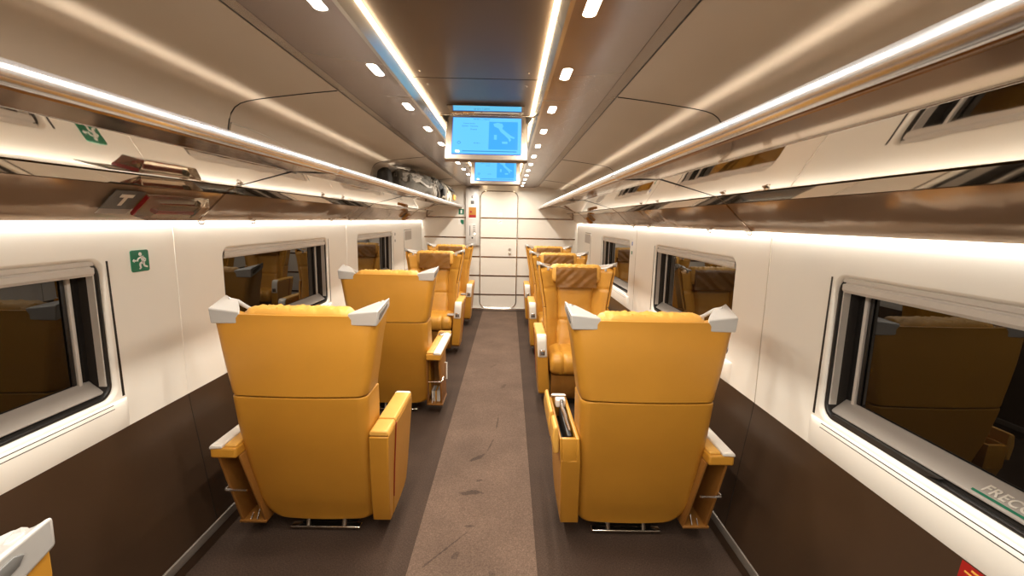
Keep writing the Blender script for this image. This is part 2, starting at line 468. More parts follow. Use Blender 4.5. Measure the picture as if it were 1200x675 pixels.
# the band slopes: up-direction of the lettering follows it
bx0, bz0, bx1, bz1 = WX+.026, .902, WX+.077, .944
ul = math.hypot(bx1-bx0, bz1-bz0); ux, uz = (bx1-bx0)/ul, (bz1-bz0)/ul
nxv, nzv = -uz, ux
def band_pt(t, off): return (bx0+ux*ul*t+nxv*off, bz0+uz*ul*t+nzv*off)
ox_, oz_ = band_pt(.30, .0012)
Mx = Matrix(((0, ux, nxv, ox_), (-1, 0, 0, 1.045), (0, uz, nzv, oz_), (0, 0, 0, 1)))
text_mesh('lettering', 'FRECCIAROSSA', .034, 'text_white', nearR, Mx, depth=.0006, shear=.2, bold=.0008, space=1.08)
for nm_, mt_, ya_, yb_ in (('green_line', 'green', .935, 1.058), ('white_line', 'paper', .72, .932)):
    q = MB(); secs = []
    for y_ in (ya_, yb_):
        secs.append([(band_pt(t_, o_)[0], y_, band_pt(t_, o_)[1]) for t_, o_ in ((.10, .0003), (.20, .0003), (.20, .0014), (.10, .0014))])
    q.loft(secs).build(nm_, mt_, nearR, smooth=0)
MB().prism([(1.12, .8955), (1.53, .8955), (1.53, .882), (1.16, .882)], 'x', WX+.0105, WX+.024).build('channel', 'dark_metal', nearR, smooth=0)

# blank window-shaped service panels near the end wall
for s, y0, y1 in ((-1, 6.38, 6.86), (1, 6.42, 6.90)):
    r = bpy.data.objects.new('trim_%d' % (1 if s < 0 else 2), None); COL.objects.link(r); struct(r)
    lp = rrect(y1-y0, .58, .02, 4, (y0+y1)/2, 1.12)
    MB().prism(lp, 'x', s*(WX-.001), s*(WX+.003)).build('panel_gap', 'seam', r, smooth=0)
    lp = rrect(y1-y0-.016, .564, .018, 4, (y0+y1)/2, 1.12)
    MB().prism(lp, 'x', s*(WX-.006), s*(WX)).build('panel', 'white_wall', r, smooth=0)
    lp = rrect(y1-y0-.05, .13, .01, 4, (y0+y1)/2, 1.325)
    MB().prism(lp, 'x', s*(WX-.007), s*(WX-.004)).build('grille', 'band', r, smooth=0)

# ------------------------------------------------------------------ ceiling
ZC = 2.165
ce = MB(); ce.box(-.272, .272, YN, YF+.05, ZC, ZC+.02)
ceil = ce.build('ceiling', 'ceil_center', smooth=0); struct(ceil)
MB().box(-1.48, 1.48, YN, YF+.05, 2.33, 2.36).build('roof', 'seam', ceil, smooth=0)
for s in (-1, 1):
    # glossy side face of the raised centre channel
    lip = MB(); lip.prism([(s*.2725, ZC+.012), (s*.2715, ZC-.004), (s*.297, 2.1165), (s*.310, 2.1165), (s*.310, ZC+.012)], 'y', YN, YF)
    lip.build('channel_side', 'ceil_lip', ceil, smooth=20)
    # panel with the spotlights
    pn = MB(); pn.prism([(s*.299, 2.1165), (s*.572, 2.125), (s*.572, 2.17), (s*.299, 2.17)], 'y', YN, YF)
    pn.build('spot_panel', 'ceil_spot', ceil, smooth=12)
    es = MB(); es.prism([(s*.5735, 2.1245), (s*.634, 2.1410), (s*.634, 2.17), (s*.5735, 2.17)], 'y', YN, YF)
    es.build('edge_strip', 'ceil_edge', ceil, smooth=0)
    # tan side panel curving down behind the rack
    prof = [(.641, 2.140), (.70, 2.134), (.78, 2.125), (.86, 2.115), (.93, 2.106), (1.0, 2.096), (1.05, 2.087), (1.085, 2.076),
            (1.112, 2.058), (1.130, 2.033), (1.142, 2.0), (1.152, 1.95), (1.175, 1.88), (1.21, 1.82), (1.26, 1.775), (1.33, 1.75)]
    back = [(1.38, 1.75), (1.38, 2.2), (.641, 2.2)]
    sp = MB(); sp.prism([(s*x, z) for x, z in prof+back], 'y', YN, YF+.05)
    sp.build('side_panel', 'ceil_side', ceil, smooth=40)
    # dark gap between panels and cross joints
    MB().box(*sorted((s*.633, s*.6415)), YN, YF, 2.142, 2.146).build('panel_gap', 'black', ceil, smooth=0)
    for yj in (2.155, 4.3, 6.45):
        j = MB(); j.tube([(s*(x+.0), yj, z-.0002) for x, z in prof[:12]], .0035, 6); j.build('panel_joint', 'black', ceil)
        j = MB(); j.tube([(s*.30, yj, 2.116), (s*.56, yj, 2.1285), (s*.63, yj, 2.138)], .0018, 6); j.build('panel_joint', 'seam_light', ceil)
    # arched cover plates where the panel meets the rack
    ptab = sorted((z_, x_) for x_, z_ in prof)
    for ya, ln in ((2.165, .90), (4.31, .85)):
        ar = MB(); rows = []; edge = []
        for k in range(25):
            t = sin(pi/2*k/24); top = 1.80 + .19*sqrt(max(0, 1-t**2.4))
            row = []
            for q in range(7):
                zz = lerp(1.795, top, q/6); row.append((s*(interp(ptab, zz)-.006), ya+ln*t, zz))
            rows.append(row); edge.append((s*(interp(ptab, top)-.005), ya+ln*t, top))
        ids = [ar.vs(r_) for r_ in rows]
        back_ = [ar.vs([(x_+s*.006, y_, z_) for x_, y_, z_ in r_]) for r_ in rows]
        for k in range(24):
            for q in range(6): ar.f.append((ids[k][q], ids[k+1][q], ids[k+1][q+1], ids[k][q+1]))
            ar.f.append((ids[k][6], ids[k+1][6], back_[k+1][6], back_[k][6]))
        for q in range(6): ar.f.append((ids[0][q], ids[0][q+1], back_[0][q+1], back_[0][q]))
        pl_ = ar.build('arch_plate', 'ceil_side', ceil, smooth=50)
        e2 = MB(); e2.tube(edge, .0035, 6); e2.build('arch_joint', 'seam_light', ceil)
for yj in (2.02, 2.72, 4.4, 6.2):
    MB().box(-.271, .271, yj-.0015, yj+.0015, ZC-.0012, ZC+.001).build('panel_joint', 'black', ceil, smooth=0)
for yj in (2.02,):
    for x in (-.22, .22):
        for dy in (-.09, .09):
            MB().ellipsoid((x, yj+dy, ZC), (.005, .005, .003), 10, 6).build('screw', 'chrome', ceil)

# ------------------------------------------------------------------ end walls
ew = MB(); ew.box(-1.48, 1.48, YF, YF+.04, 0, 2.33)
wf = ew.build('wall_far', 'end_wall', smooth=0); struct(wf)
DX0, DX1, DZ0, DZ1 = -.333, .297, .055, 2.052
STR = (1.604, 1.268, .942, .616, .286)
for z in STR:
    for (a, b) in ((-1.29, DX0-.012), (DX1+.012, 1.29)):
        MB().box(a, b, YF-.004, YF+.002, z-.011, z+.011).build('chrome_stripe', 'stripe', wf, smooth=0)
MB().box(DX0-.2, DX1+.2, YF-.05, YF+.002, .0, .05).build('threshold', 'satin', wf, smooth=0, bevel=.006)
bw = MB(); bw.box(-1.48, 1.48, YN-.04, YN, 0, 2.33)
struct(bw.build('wall_near', 'end_wall', smooth=0))
# sliding door with rounded chrome outline
dr = bpy.data.objects.new('door_1', None); COL.objects.link(dr); struct(dr); dr.location = (0, YF, 0)
lp = rrect(DX1-DX0, DZ1-DZ0, .11, 8, (DX0+DX1)/2, (DZ0+DZ1)/2)
MB().prism(lp, 'y', -.012, .004).build('door_leaf', 'end_wall', dr, smooth=0)
MB().loop_tube([(x, -.012, z) for x, z in lp], .011, 8).build('door_frame', 'satin', dr)
for z in STR:
    MB().box(DX0+.012, DX1-.012, -.0155, -.010, z-.011, z+.011).build('chrome_stripe', 'stripe', dr, smooth=0)
for z in (1.075, 1.00):
    lk = MB(); lk.prism([(.175+.026*cos(a*pi/8), z+.026*sin(a*pi/8)) for a in range(16)], 'y', -.024, -.011)
    k = lk.build('lock', 'satin', dr, bevel=.003)
    MB().box(.171, .179, -.0255, -.023, z-.012, z+.012).build('key_slot', 'black', k, smooth=0)
for z0, z1, mt in ((1.635, 1.70, 'paper'), (1.505, 1.575, 'paper')):
    st = MB().box(-.04, .04, -.0135, -.0118, z0, z1).build('door_sticker', mt, dr, smooth=0)
stp = MB(); stp.tube([(-.025, -.0142, 1.525), (0, -.0142, 1.545), (.025, -.0142, 1.555)], .003, 6); stp.build('sticker_mark', 'grey_dark', dr)

# tall control cabinet beside the door
cab = thing('control_cabinet', 'tall pale grey control cabinet with small orange notice left of the end door', 'cabinet', (-.463, YF, 0))
MB().box(-.116, .116, -.075, -.0005, 1.135, 2.10).build('body', 'grey_panel', cab, smooth=0, bevel=.008)
MB().box(-.085, .085, -.079, -.074, 1.165, 2.08).build('front_panel', 'cab_front', cab, smooth=0, bevel=.004)
nt_ = MB().box(-.062, .062, -.0815, -.0785, 1.58, 1.775).build('notice', 'orange', cab, smooth=0)
MB().box(-.060, .060, -.083, -.081, 1.605, 1.65).build('notice_band', 'red', nt_, smooth=0)
MB().ellipsoid((-.025, -.082, 1.70), (.018, .003, .018), 12, 8).build('notice_symbol', 'red', nt_)
MB().box(-.060, .060, -.083, -.081, 1.582, 1.602).build('notice_text', 'paper', nt_, smooth=0)
MB().box(-.028, .028, -.0825, -.0785, 1.83, 1.885).build('switch_plate', 'grey_dark', cab, smooth=0, bevel=.003)
MB().ellipsoid((0, -.08, 1.945), (.022, .006, .022), 14, 8).build('push_button', 'satin', cab)
ip = MB().box(-.066, .066, -.0815, -.0785, 1.21, 1.50).build('control_plate', 'grey_panel', cab, smooth=0, bevel=.003)
for k in range(5):
    MB().box(.01, .05, -.083, -.081, 1.46-.03*k, 1.472-.03*k).build('plate_text', 'grey_dark', ip, smooth=0)
MB().box(-.046, -.034, -.083, -.081, 1.30, 1.47).build('plate_slot', 'grey_dark', ip, smooth=0)
MB().ellipsoid((0, -.083, 1.265), (.014, .006, .014), 12, 8).build('key_switch', 'black', ip)
MB().ellipsoid((.038, -.083, 1.335), (.012, .004, .012), 12, 8).build('indicator', 'led_cove', ip)

def flat_sign(name, label, loc, w, h, face, mats, marks, group=None):
    """a thin plate sign; local x/z plane facing -y, then rotated"""
    t = thing(name, label, 'sign', loc, {'-y': 0, '+x': pi/2, '-x': -pi/2}[face], group)
    lp = rrect(w, h, min(w, h)*.10, 4)
    MB().prism(lp, 'y', -.003, -.0005).build('plate', mats, t, smooth=0)
    for (nm, mt, fn) in marks:
        mb = MB(); fn(mb); mb.build(nm, mt, t, smooth=0)
    return t
def runner_marks(k):
    """pictogram: running figure heading left"""
    def f(mb):
        y0, y1 = -.0042, -.0028
        def seg(a, b, w0, w1):
            a = Vector(a)*k; b = Vector(b)*k; d = (b-a).normalized(); n = Vector((-d.y, d.x))
            w0 *= k; w1 *= k
            mb.prism([tuple(a+n*w0), tuple(a-n*w0), tuple(b-n*w1), tuple(b+n*w1)], 'y', y0, y1)
        mb.prism([(k*(.02+.085*cos(i*pi/6)), k*(.30+.085*sin(i*pi/6))) for i in range(12)], 'y', y0, y1)
        seg((.10, .20), (.16, -.06), .085, .07)
        seg((.10, .18), (-.12, .10), .035, .03); seg((-.12, .10), (-.16, -.02), .03, .025)
        seg((.14, .17), (.30, .06), .035, .03); seg((.30, .06), (.26, -.04), .03, .025)
        seg((.16, -.05), (-.04, -.14), .06, .045); seg((-.04, -.14), (.00, -.34), .045, .04); seg((.00, -.34), (-.09, -.36), .03, .03)
        seg((.17, -.05), (.20, -.24), .06, .045); seg((.20, -.24), (.38, -.30), .045, .035)
        # arrow
        seg((-.22, .02), (-.36, .02), .035, .035)
        mb.prism([(k*-.33, k*.10), (k*-.33, k*-.06), (k*-.44, k*.02)], 'y', y0, y1)
    return f
flat_sign('exit_sign', 'green square sign with white running figure on left wall beside the near window', (-WX, 1.804, 1.380), .088, .086, '+x',
          'green', [('running_figure', 'paper', runner_marks(.088))])
def arrow_marks(k):
    def f(mb):
        mb.prism([(-.3*k, .30*k), (.0*k, .30*k), (.0*k, -.05*k), (-.3*k, -.05*k)], 'y', -.0042, -.0028)
    return f
flat_sign('exit_sign', 'small green and white sign high on the end wall under the left rack end', (-.66, YF, 1.70), .10, .105, '-y',
          'paper', [('green_field', 'green', lambda mb: mb.box(-.044, .044, -.004, -.0028, -.047, .047)),
                    ('white_door', 'paper', lambda mb: mb.box(-.012, .018, -.0046, -.0038, -.03, .03))])
flat_sign('exit_sign', 'small white and green sign on the end wall below the other green one', (-.66, YF, 1.535), .10, .105, '-y',
          'paper', [('green_field', 'green', lambda mb: mb.prism([(-.012, .03), (.044, .03), (.044, -.044), (.01, -.044), (-.012, -.01)], 'y', -.004, -.0028))])
# vertical sticker strips beside the second windows
for s, y, z, lab in ((1, 4.245, 1.34, 'narrow blue and green sticker on right wall before the third window'),
                     (-1, 5.865, 1.33, 'narrow grey sticker on left wall past the third window')):
    t = flat_sign('wall_sticker', lab, (s*WX, y, z), .055, .16, '+x' if s < 0 else '-x', 'paper',
              [('pictogram', 'blue_cloth' if s > 0 else 'grey_dark', lambda mb: mb.loop_tube([(.016*cos(a*pi/6), -.003, .035+.016*sin(a*pi/6)) for a in range(12)], .003, 6)),
               ('lower_mark', 'green' if s > 0 else 'grey_dark', lambda mb: mb.box(-.018, .018, -.0042, -.0028, -.066, -.035))])
# red sticker under the near right sill (its code is left out)
rs = thing('seat_sticker', 'red sticker with white square under the near right window sill', 'sticker', (0, 0, 0))
def rp(y, z, off): # on lower right wall
    x = 1.330-(WZ-z)*.12
    return (x-off, y, z)
def patch(y0, y1, z0, z1, off): # y0>y1
    mb = MB(); mb.loft([[rp(y0, z0, off), rp(y1, z0, off), rp(y1, z1, off), rp(y0, z1, off)],
                        [rp(y0, z0, off+.0012), rp(y1, z0, off+.0012), rp(y1, z1, off+.0012), rp(y0, z1, off+.0012)]]); return mb
patch(1.018, .945, .655, .736, .0003).build('backing', 'red', rs, smooth=0)
patch(1.000, .963, .665, .702, .0013).build('white_field', 'paper', rs, smooth=0)
patch(1.006, .957, .712, .716, .0013).build('yellow_line', 'leather_top', rs, smooth=0)
patch(.992, .970, .723, .728, .0013).build('yellow_mark', 'leather_top', rs, smooth=0)

# ------------------------------------------------------------------ luggage racks
RACK = {}
def build_rack(s, label):
    t = thing('luggage_rack', label, 'rack')
    joints = [YN, 0.0, 2.14, 4.30, 6.45, YF-.002]
    cove = [(1.318, 1.540), (1.304, 1.549), (1.285, 1.565), (1.255, 1.5925), (1.22, 1.6260), (1.180, 1.6655)]
    stp = [(1.177, 1.668), (1.128, 1.6975)]
    cove_b = [(1.186, 1.674), (1.24, 1.620), (1.322, 1.548)]
    mir = [(1.118, 1.7020), (.858, 1.7740)]
    for a, b in zip(joints, joints[1:]):
        g = .004
        c = MB(); c.prism([(s*x, z) for x, z in cove+cove_b], 'y', a+g, b-g); c.build('cove_panel', 'cove', t, smooth=40)
        c = MB(); c.prism([(s*x, z) for x, z in stp] + [(s*1.132, 1.704), (s*1.181, 1.6745)], 'y', a+g, b-g); c.build('upper_strip', 'strip', t, smooth=0)
        c = MB(); c.prism([(s*x, z) for x, z in mir] + [(s*.862, 1.7800), (s*1.118, 1.7095)], 'y', a+g, b-g)
        c.build('shelf_underside', 'mirror', t, smooth=40)
        c = MB(); fp = [(.853, 1.7735), (.80, 1.7727), (.75, 1.7712), (.70, 1.7690), (.684, 1.7680)]
        c.prism([(s*x, z) for x, z in fp] + [(s*.685, 1.788), (s*.853, 1.7815)], 'y', a+g, b-g)
        c.build('front_fascia', 'fascia', t, smooth=50)
        c = MB(); c.prism([(s*.8578, 1.7725), (s*.8578, 1.776), (s*.8535, 1.776), (s*.8535, 1.7722)], 'y', a+g, b-g); c.build('fold_trim', 'satin', t, smooth=0)
        # rail: oval tube
        r = MB(); ring = [(s*(.656+.025*cos(k*pi/10)), 1.788+.0205*sin(k*pi/10)) for k in range(20)]
        r.prism(ring, 'y', a+.002, b-.002); r.build('rail', 'rail', t, smooth=60)
        if b < YF-.1:
            j = MB(); ring = [(s*(.656+.028*cos(k*pi/10)), 1.788+.0235*sin(k*pi/10)) for k in range(20)]
            j.prism(ring, 'y', b-.02, b+.02); j.build('rail_clamp', 'chrome', t, smooth=60)
            def strip(prf, wd, up, nm, mt):
                q = MB(); q.prism([(s*x, z-up) for x, z in prf] + [(s*x, z+.004) for x, z in reversed(prf)], 'y', b-wd, b+wd); q.build(nm, mt, t, smooth=0)
            strip([(.69, 1.7685), (.75, 1.7680), (.853, 1.773), (1.118, 1.702)], .005, .0008, 'panel_gap', 'black')
            strip(cove+stp, .006, .003, 'panel_edge', 'fascia')
    # shelf top plate
    c = MB(); c.prism([(s*.69, 1.790), (s*.90, 1.782), (s*1.20, 1.735), (s*1.20, 1.742), (s*.90, 1.788), (s*.69, 1.797)], 'y', YN, YF-.002)
    c.build('shelf_top', 'ceil_side', t, smooth=0)
    MB().box(*sorted((s*1.1185, s*1.131)), YN, YF-.003, 1.708, 1.713).build('shadow_gap', 'black', t, smooth=0)
    return t
RACK[-1] = build_rack(-1, 'polished luggage rack along the left wall holding the bags')
RACK[1] = build_rack(1, 'empty polished luggage rack along the right wall')

# coat hooks along the lower edge of the racks
order = ['nearest', 'second', 'third', 'fourth']
hook = None
for s in (-1, 1):
    for i, y in enumerate((2.14, 2.57, 3.70, 4.15)):
        lab = 'small chrome coat hook under the %s luggage rack, %s from the camera' % ('left' if s < 0 else 'right', order[i])
        if hook is None:
            hook = thing('coat_hook', lab, 'hook', (s*1.300, y, 1.535), 0, 'coat hooks under the racks')
            hook['label'] = lab
            MB().box(-.010, .010, -.022, .022, .002, .008).build('hook_plate', 'chrome', hook, bevel=.002)
            hk = MB(); hk.tube([(0, -.018, .003), (.003, -.019, -.005), (.004, -.012, -.010), (.004, .012, -.010), (.003, .019, -.005), (0, .018, .003)], .0032, 8)
            hk.build('hook_loop', 'chrome', hook)
            h = hook
        else:
            h = copy_tree(hook); h['label'] = lab; h.location = (s*1.300, y, 1.535)
        h.scale = (1, 1, 1)

# emergency hammer boxes under the racks
def hammer_box(s, yc, ln, label, big=True):
    # local frame: a = along the cove slope (towards the aisle, up), y, n = out of the cove panel (down / aisle)
    a0 = Vector((s*1.295, yc, 1.545)); a1 = Vector((s*1.165, yc, 1.672))
    t = thing('hammer_box', label, 'hammer box', tuple((a0+a1)/2))
    u = (a1-a0).normalized(); v = Vector((0, 1, 0)); n = Vector((-s*u.z*1.0, 0, -abs(u.x))).normalized()
    c = Vector((0, 0, 0))
    def P(p, q, r): return c + u*p + v*q + n*r
    def solid(secs): # list of (p0,p1,q0,q1,r)
        mb = MB(); mb.loft([[P(p0, q0, r), P(p1, q0, r), P(p1, q1, r), P(p0, q1, r)] for p0, p1, q0, q1, r in secs]); return mb
    h = ln/2
    if big:
        solid([(-.055, .05, -h, h, .004), (-.055, .05, -h, h, .012), (-.045, .04, -h+.03, h-.03, .052)]).build('clear_cover', 'clear', t, bevel=.006)
        solid([(-.05, .045, -h, -h+.006, .005), (-.05, .045, -h, -h+.006, .018)]).build('red_edge', 'red', t, smooth=0)
        # hammer inside
        hm = MB(); hm.tube([P(-.01, -h+.06, .022), P(-.01, h-.06, .022)], .009, 10)
        hk = hm.build('hammer_handle', 'red', t)
        hm = MB(); hm.tube([P(-.04, h-.07, .022), P(-.02, h-.07, .022), P(.0, h-.07, .022), P(.03, h-.07, .022)], [.002, .010, .013, .010], 10)
        hm.build('hammer_head', 'dark_metal', hk)
        # instruction plate beside it
        pl = solid([(-.03, .06, -h-.14, -h-.012, .005), (-.03, .06, -h-.14, -h-.012, .007)]).build('instruction_plate', 'grey_dark', t, smooth=0)
        solid([(-.055, -.03, -h-.14, -h-.012, .005), (-.055, -.03, -h-.14, -h-.012, .007)]).build('plate_caption', 'band', pl, smooth=0)
        solid([(-.012, .028, -h-.085, -h-.07, .0072), (-.012, .028, -h-.085, -h-.07, .0085)]).build('hammer_symbol', 'paper', pl, smooth=0)
        solid([(.028, .043, -h-.105, -h-.05, .0072), (.028, .043, -h-.105, -h-.05, .0085)]).build('hammer_symbol', 'paper', pl, smooth=0)
    else:
        solid([(-.06, .05, -h, h, .004), (-.06, .05, -h, h, .03), (-.05, .04, -h+.01, h-.01, .04)]).build('case', 'orange', t, bevel=.004)
        solid([(-.03, .0, -h*.5, h*.5, .041), (-.03, .0, -h*.5, h*.5, .043)]).build('red_mark', 'red', t, smooth=0)
        solid([(.015, .03, -h*.7, h*.7, .041), (.015, .03, -h*.7, h*.7, .043)]).build('white_mark', 'paper', t, smooth=0)
    return t
hammer_box(-1, 1.87, .34, 'clear hammer box with red edge and dark hammer plate under the near left rack')
hammer_box(-1, 6.05, .15, 'small orange hammer box under the far end of the left rack', False)
hammer_box(1, 6.05, .15, 'small orange hammer box under the far end of the right rack', False)

# ------------------------------------------------------------------ lights
def area(name, loc, rot, sx, sy, power, color, spread=180, shape='RECTANGLE'):
    l = bpy.data.lights.new(name, 'AREA'); l.shape = shape; l.size = sx; l.size_y = sy
    l.energy = power; l.color = color; l.spread = radians(spread)
    o = bpy.data.objects.new(name, l); COL.objects.link(o); o.location = loc; o.rotation_euler = rot
    return o
WARM = (1.0, 0.93, 0.81)
P_SPOT, P_COVE, P_RACK = 6.7, 4.5, 0.28
spot0 = None
cnt = {-1: 0, 1: 0}
YSP = [1.782+.547*k for k in range(-7, 11)]
for s in (-1, 1):
    vis = [y for y in YSP if y > 1.0]
    for y in YSP:
        i = vis.index(y) if y in vis else -1
        side = 'left' if s < 0 else 'right'
        if i == 0: lab = 'oval ceiling spotlight in the %s row, nearest the camera' % side
        elif i > 0 and i < len(vis)-1: lab = 'round ceiling spotlight in the %s row, number %s from the front' % (side, ['', 'two', 'three', 'four', 'five', 'six', 'seven', 'eight', 'nine', 'ten', 'eleven', 'twelve'][i])
        elif i > 0: lab = 'round ceiling spotlight in the %s row, closest to the end wall' % side
        else: lab = None
        if lab is not None:
            if spot0 is None:
                spot0 = thing('ceiling_spotlight', lab, 'ceiling light', (s*.357, y, 2.1193), 0, 'ceiling spotlights'); o = spot0
                st = [(x_, y_) for x_, y_ in rrect(.034, .135, .0169, 8)]
                MB().prism(st, 'z', -.0022, .004).build('lens', 'spot', o, smooth=0)
                MB().loop_tube([(x_*1.08, y_*1.04, -.001) for x_, y_ in st], .002, 6).build('rim', 'satin', o)
            else:
                o = copy_tree(spot0); o['label'] = lab; o.location = (s*.357, y, 2.1193)
        area('spot_lamp', (s*.357, y, 2.112), (0, 0, 0), .04, .09, P_SPOT, WARM, 170)
for s in (-1, 1):
    sd = 'left' if s < 0 else 'right'
    mb = MB(); mb.prism([(s*.274, 2.150), (s*.265, 2.152), (s*.265, 2.158), (s*.272, 2.158)], 'y', YN+.01, YF-.01)
    tag(mb.build('led_strip', 'led', smooth=0), 'warm glowing light line along the %s edge of the centre ceiling panel' % sd, 'light strip', 'ceiling light lines')
    mb = MB(); mb.prism([(s*1.3285, 1.566), (s*1.322, 1.566), (s*1.322, 1.571), (s*1.3285, 1.571)], 'y', YN+.01, YF-.01)
    tag(mb.build('led_strip', 'led_cove', smooth=0), 'white light line hidden between the %s wall and its luggage rack' % sd, 'light strip', 'wall light lines')
    area('cove_lamp', (s*1.3225, (YN+YF)/2, 1.562), (0, s*radians(-8), 0), .008, YF-YN-.05, P_COVE*(YF-YN), (1.0, .955, .865), 170)
    # strip washing the ceiling panel above the rack shelf
    o = area('rack_lamp', (s*1.165, (YN+YF)/2, 1.80), (0, 0, 0), .012, YF-YN-.05, P_RACK*(YF-YN), WARM, 14)
    d = Vector((s*1.0-s*1.165, 0, 2.096-1.80)).normalized()
    o.rotation_euler = (0, math.atan2(-d.x, -d.z), 0)

# ------------------------------------------------------------------ information screens
def screen(y, label):
    t = thing('information_screen', label, 'screen', (.022, y, 2.135), 0, 'ceiling screens')
    t.rotation_euler = (radians(-24), 0, 0)   # face tips down towards the camera
    MB().box(-.226, .226, .0, .035, -.266, 0).build('housing', 'screen_frame', t, smooth=0, bevel=.006)
    MB().box(-.190, .190, -.0025, .001, -.236, -.006).build('display_edge', 'screen_edge', t, smooth=0)
    d = MB().box(-.187, .1885, -.0035, -.0015, -.233, -.0085).build('display', 'screen', t, smooth=0)
    MB().box(.012, .170, -.0045, -.003, -.205, -.032).build('map_area', 'screen_dim', d, smooth=0)
    # pale land outline on the map, generic boot-like coast
    land = MB(); pts = [(.035, -.045), (.06, -.038), (.085, -.045), (.09, -.06), (.085, -.075), (.105, -.095), (.135, -.12), (.155, -.13),
                        (.15, -.138), (.128, -.132), (.135, -.145), (.125, -.158), (.12, -.14), (.10, -.118), (.075, -.095), (.065, -.075), (.04, -.062)]
    land.prism(pts, 'y', -.0052, -.0042); land.build('map_land', 'screen', d, smooth=0)
    MB().box(.04, .056, -.0052, -.0042, -.145, -.115).build('map_island', 'screen', d, smooth=0)
    MB().box(.085, .115, -.0052, -.0042, -.170, -.156).build('map_island', 'screen', d, smooth=0)
    R = Matrix(((1, 0, 0, 0), (0, 0, -1, -.0040), (0, 1, 0, 0), (0, 0, 0, 1)))
    def tx(body, x, z, size): text_mesh('display_text', body, size, 'screen_text', d, Matrix.Translation((x, 0, z)) @ R, depth=.0004)
    tx('FR 9511 | Milano', -.075, -.022, .013)
    tx('Prossima fermata', -.13, -.048, .009)
    tx('ROMA / Tiburtina', -.138, -.066, .012); tx('Firenze', -.09, -.086, .012)
    tx('FR 9511', -.07, -.172, .011)
    MB().box(-.13, .165, -.0042, -.003, -.220, -.215).build('ticker_line', 'screen_text', d, smooth=0)
    MB().loop_tube([(-.150+.009*cos(a*pi/8), -.0036, -.166+.007*sin(a*pi/8)) for a in range(16)], .0015, 6).build('display_icon', 'screen_text', d)
    MB().box(-.168, -.145, -.0042, -.003, -.227, -.214).build('display_icon', 'paper', d, smooth=0)
    # mounting bar and reflecting hood plate in front of it
    t2 = MB(); t2.box(-.262, .262, -.006, .006, .004, .012); t2.build('mounting_bar', 'satin', t, smooth=0, bevel=.002)
    for sx in (-1, 1):
        b = MB(); b.prism([(sx*.214, .004), (sx*.25, .004), (sx*.214, -.045)], 'y', 0, .02); b.build('side_bracket', 'dark_metal', t, smooth=0)
    h = MB(); c, sn = cos(radians(24)), sin(radians(24))
    h.loft([[(-.20, -.19*c, -.0+.19*sn*-.92+.010), (.20, -.19*c, .19*sn*-.92+.010), (.20, -.008, .010), (-.20, -.008, .010)],
            [(-.20, -.19*c, .19*sn*-.92+.016), (.20, -.19*c, .19*sn*-.92+.016), (.20, -.008, .016), (-.20, -.008, .016)]])
    ho = h.build('hood_plate', 'mirror', t, smooth=0)
    return t
screen(2.60, 'large blue lit information screen hanging from the ceiling, nearest the camera')
screen(4.25, 'smaller looking blue information screen behind the first one')

# ------------------------------------------------------------------ seats
YB = [(0.08, -.150), (.30, -.228), (.50, -.288), (.65, -.328), (.80, -.352), (1.0, -.354), (1.19, -.340)]
def yb(z): return interp(YB, z)
W_UP = [(.80, .297), (1.0, .329), (1.17, .360)]
def usection(z, wl, wr, D, r, t, bow, ztop=None):
    y0 = yb(z)
    out = []
    n_s, n_c, n_b = 4, 7, 24
    for k in range(n_s): out.append((-wl, lerp(D, r, k/(n_s-1))))
    for k in range(1, n_c):
        a = pi + (pi/2)*k/n_c; out.append((-wl+r+r*cos(a), r+r*sin(a)))
    for k in range(n_b+1): out.append((lerp(-wl+r, wr-r, k/n_b), 0))
    for k in range(1, n_c):
        a = -pi/2 + (pi/2)*k/n_c; out.append((wr-r+r*cos(a), r+r*sin(a)))
    for k in range(n_s): out.append((wr, lerp(r, D, k/(n_s-1))))
    w = (wl+wr)/2
    out2 = []
    for (x, y) in out: out2.append((x, y+bow*(x/w)**2))
    # inward normals
    inn = []
    m = len(out2)
    for i, p in enumerate(out2):
        a = Vector(out2[max(i-1, 0)]); b = Vector(out2[min(i+1, m-1)]); d = (b-a).normalized()
        nrm = Vector((-d.y, d.x)); inn.append((p[0]+nrm.x*t, p[1]+nrm.y*t))
    def zz(x, y):
        return z if ztop is None else ztop(x, y)
    loop = [(x, y+y0, zz(x, y)) for x, y in out2] + [(x, y+y0, zz(x, y)) for x, y in reversed(inn)]
    return loop, m

CAP_D = .135
def cap_mb(sx):
    mb = MB(); secs = []
    n = 7
    for k in range(n):
        t = k/(n-1)
        y = yb(1.15)-.006 + t*(CAP_D+.012) + .012*(1 if t > 0 else 1)
        xi = lerp(.226, .318, t**1.15); xo = lerp(.356, .367, t)
        zb_ = lerp(1.116, 1.176, t**1.2)
        zi = lerp(1.168, 1.198, t); zo = lerp(1.183, 1.218, t)
        top = []
        for q in range(6):
            f = q/5
            zt = lerp(zi, zo, f) - .007*sin(pi*f)*t
            top.append((lerp(xi, xo, f), zt))
        ring = [(xi, zb_)] + top + [(lerp(.349, .366, t), zb_)]
        secs.append([(sx*x, y, z) for x, z in ring])
    mb.loft(secs)
    return mb

def crinkle(p, amp, f):
    return amp*noise.noise(Vector((p[0]*f, p[1]*f, p[2]*f)))

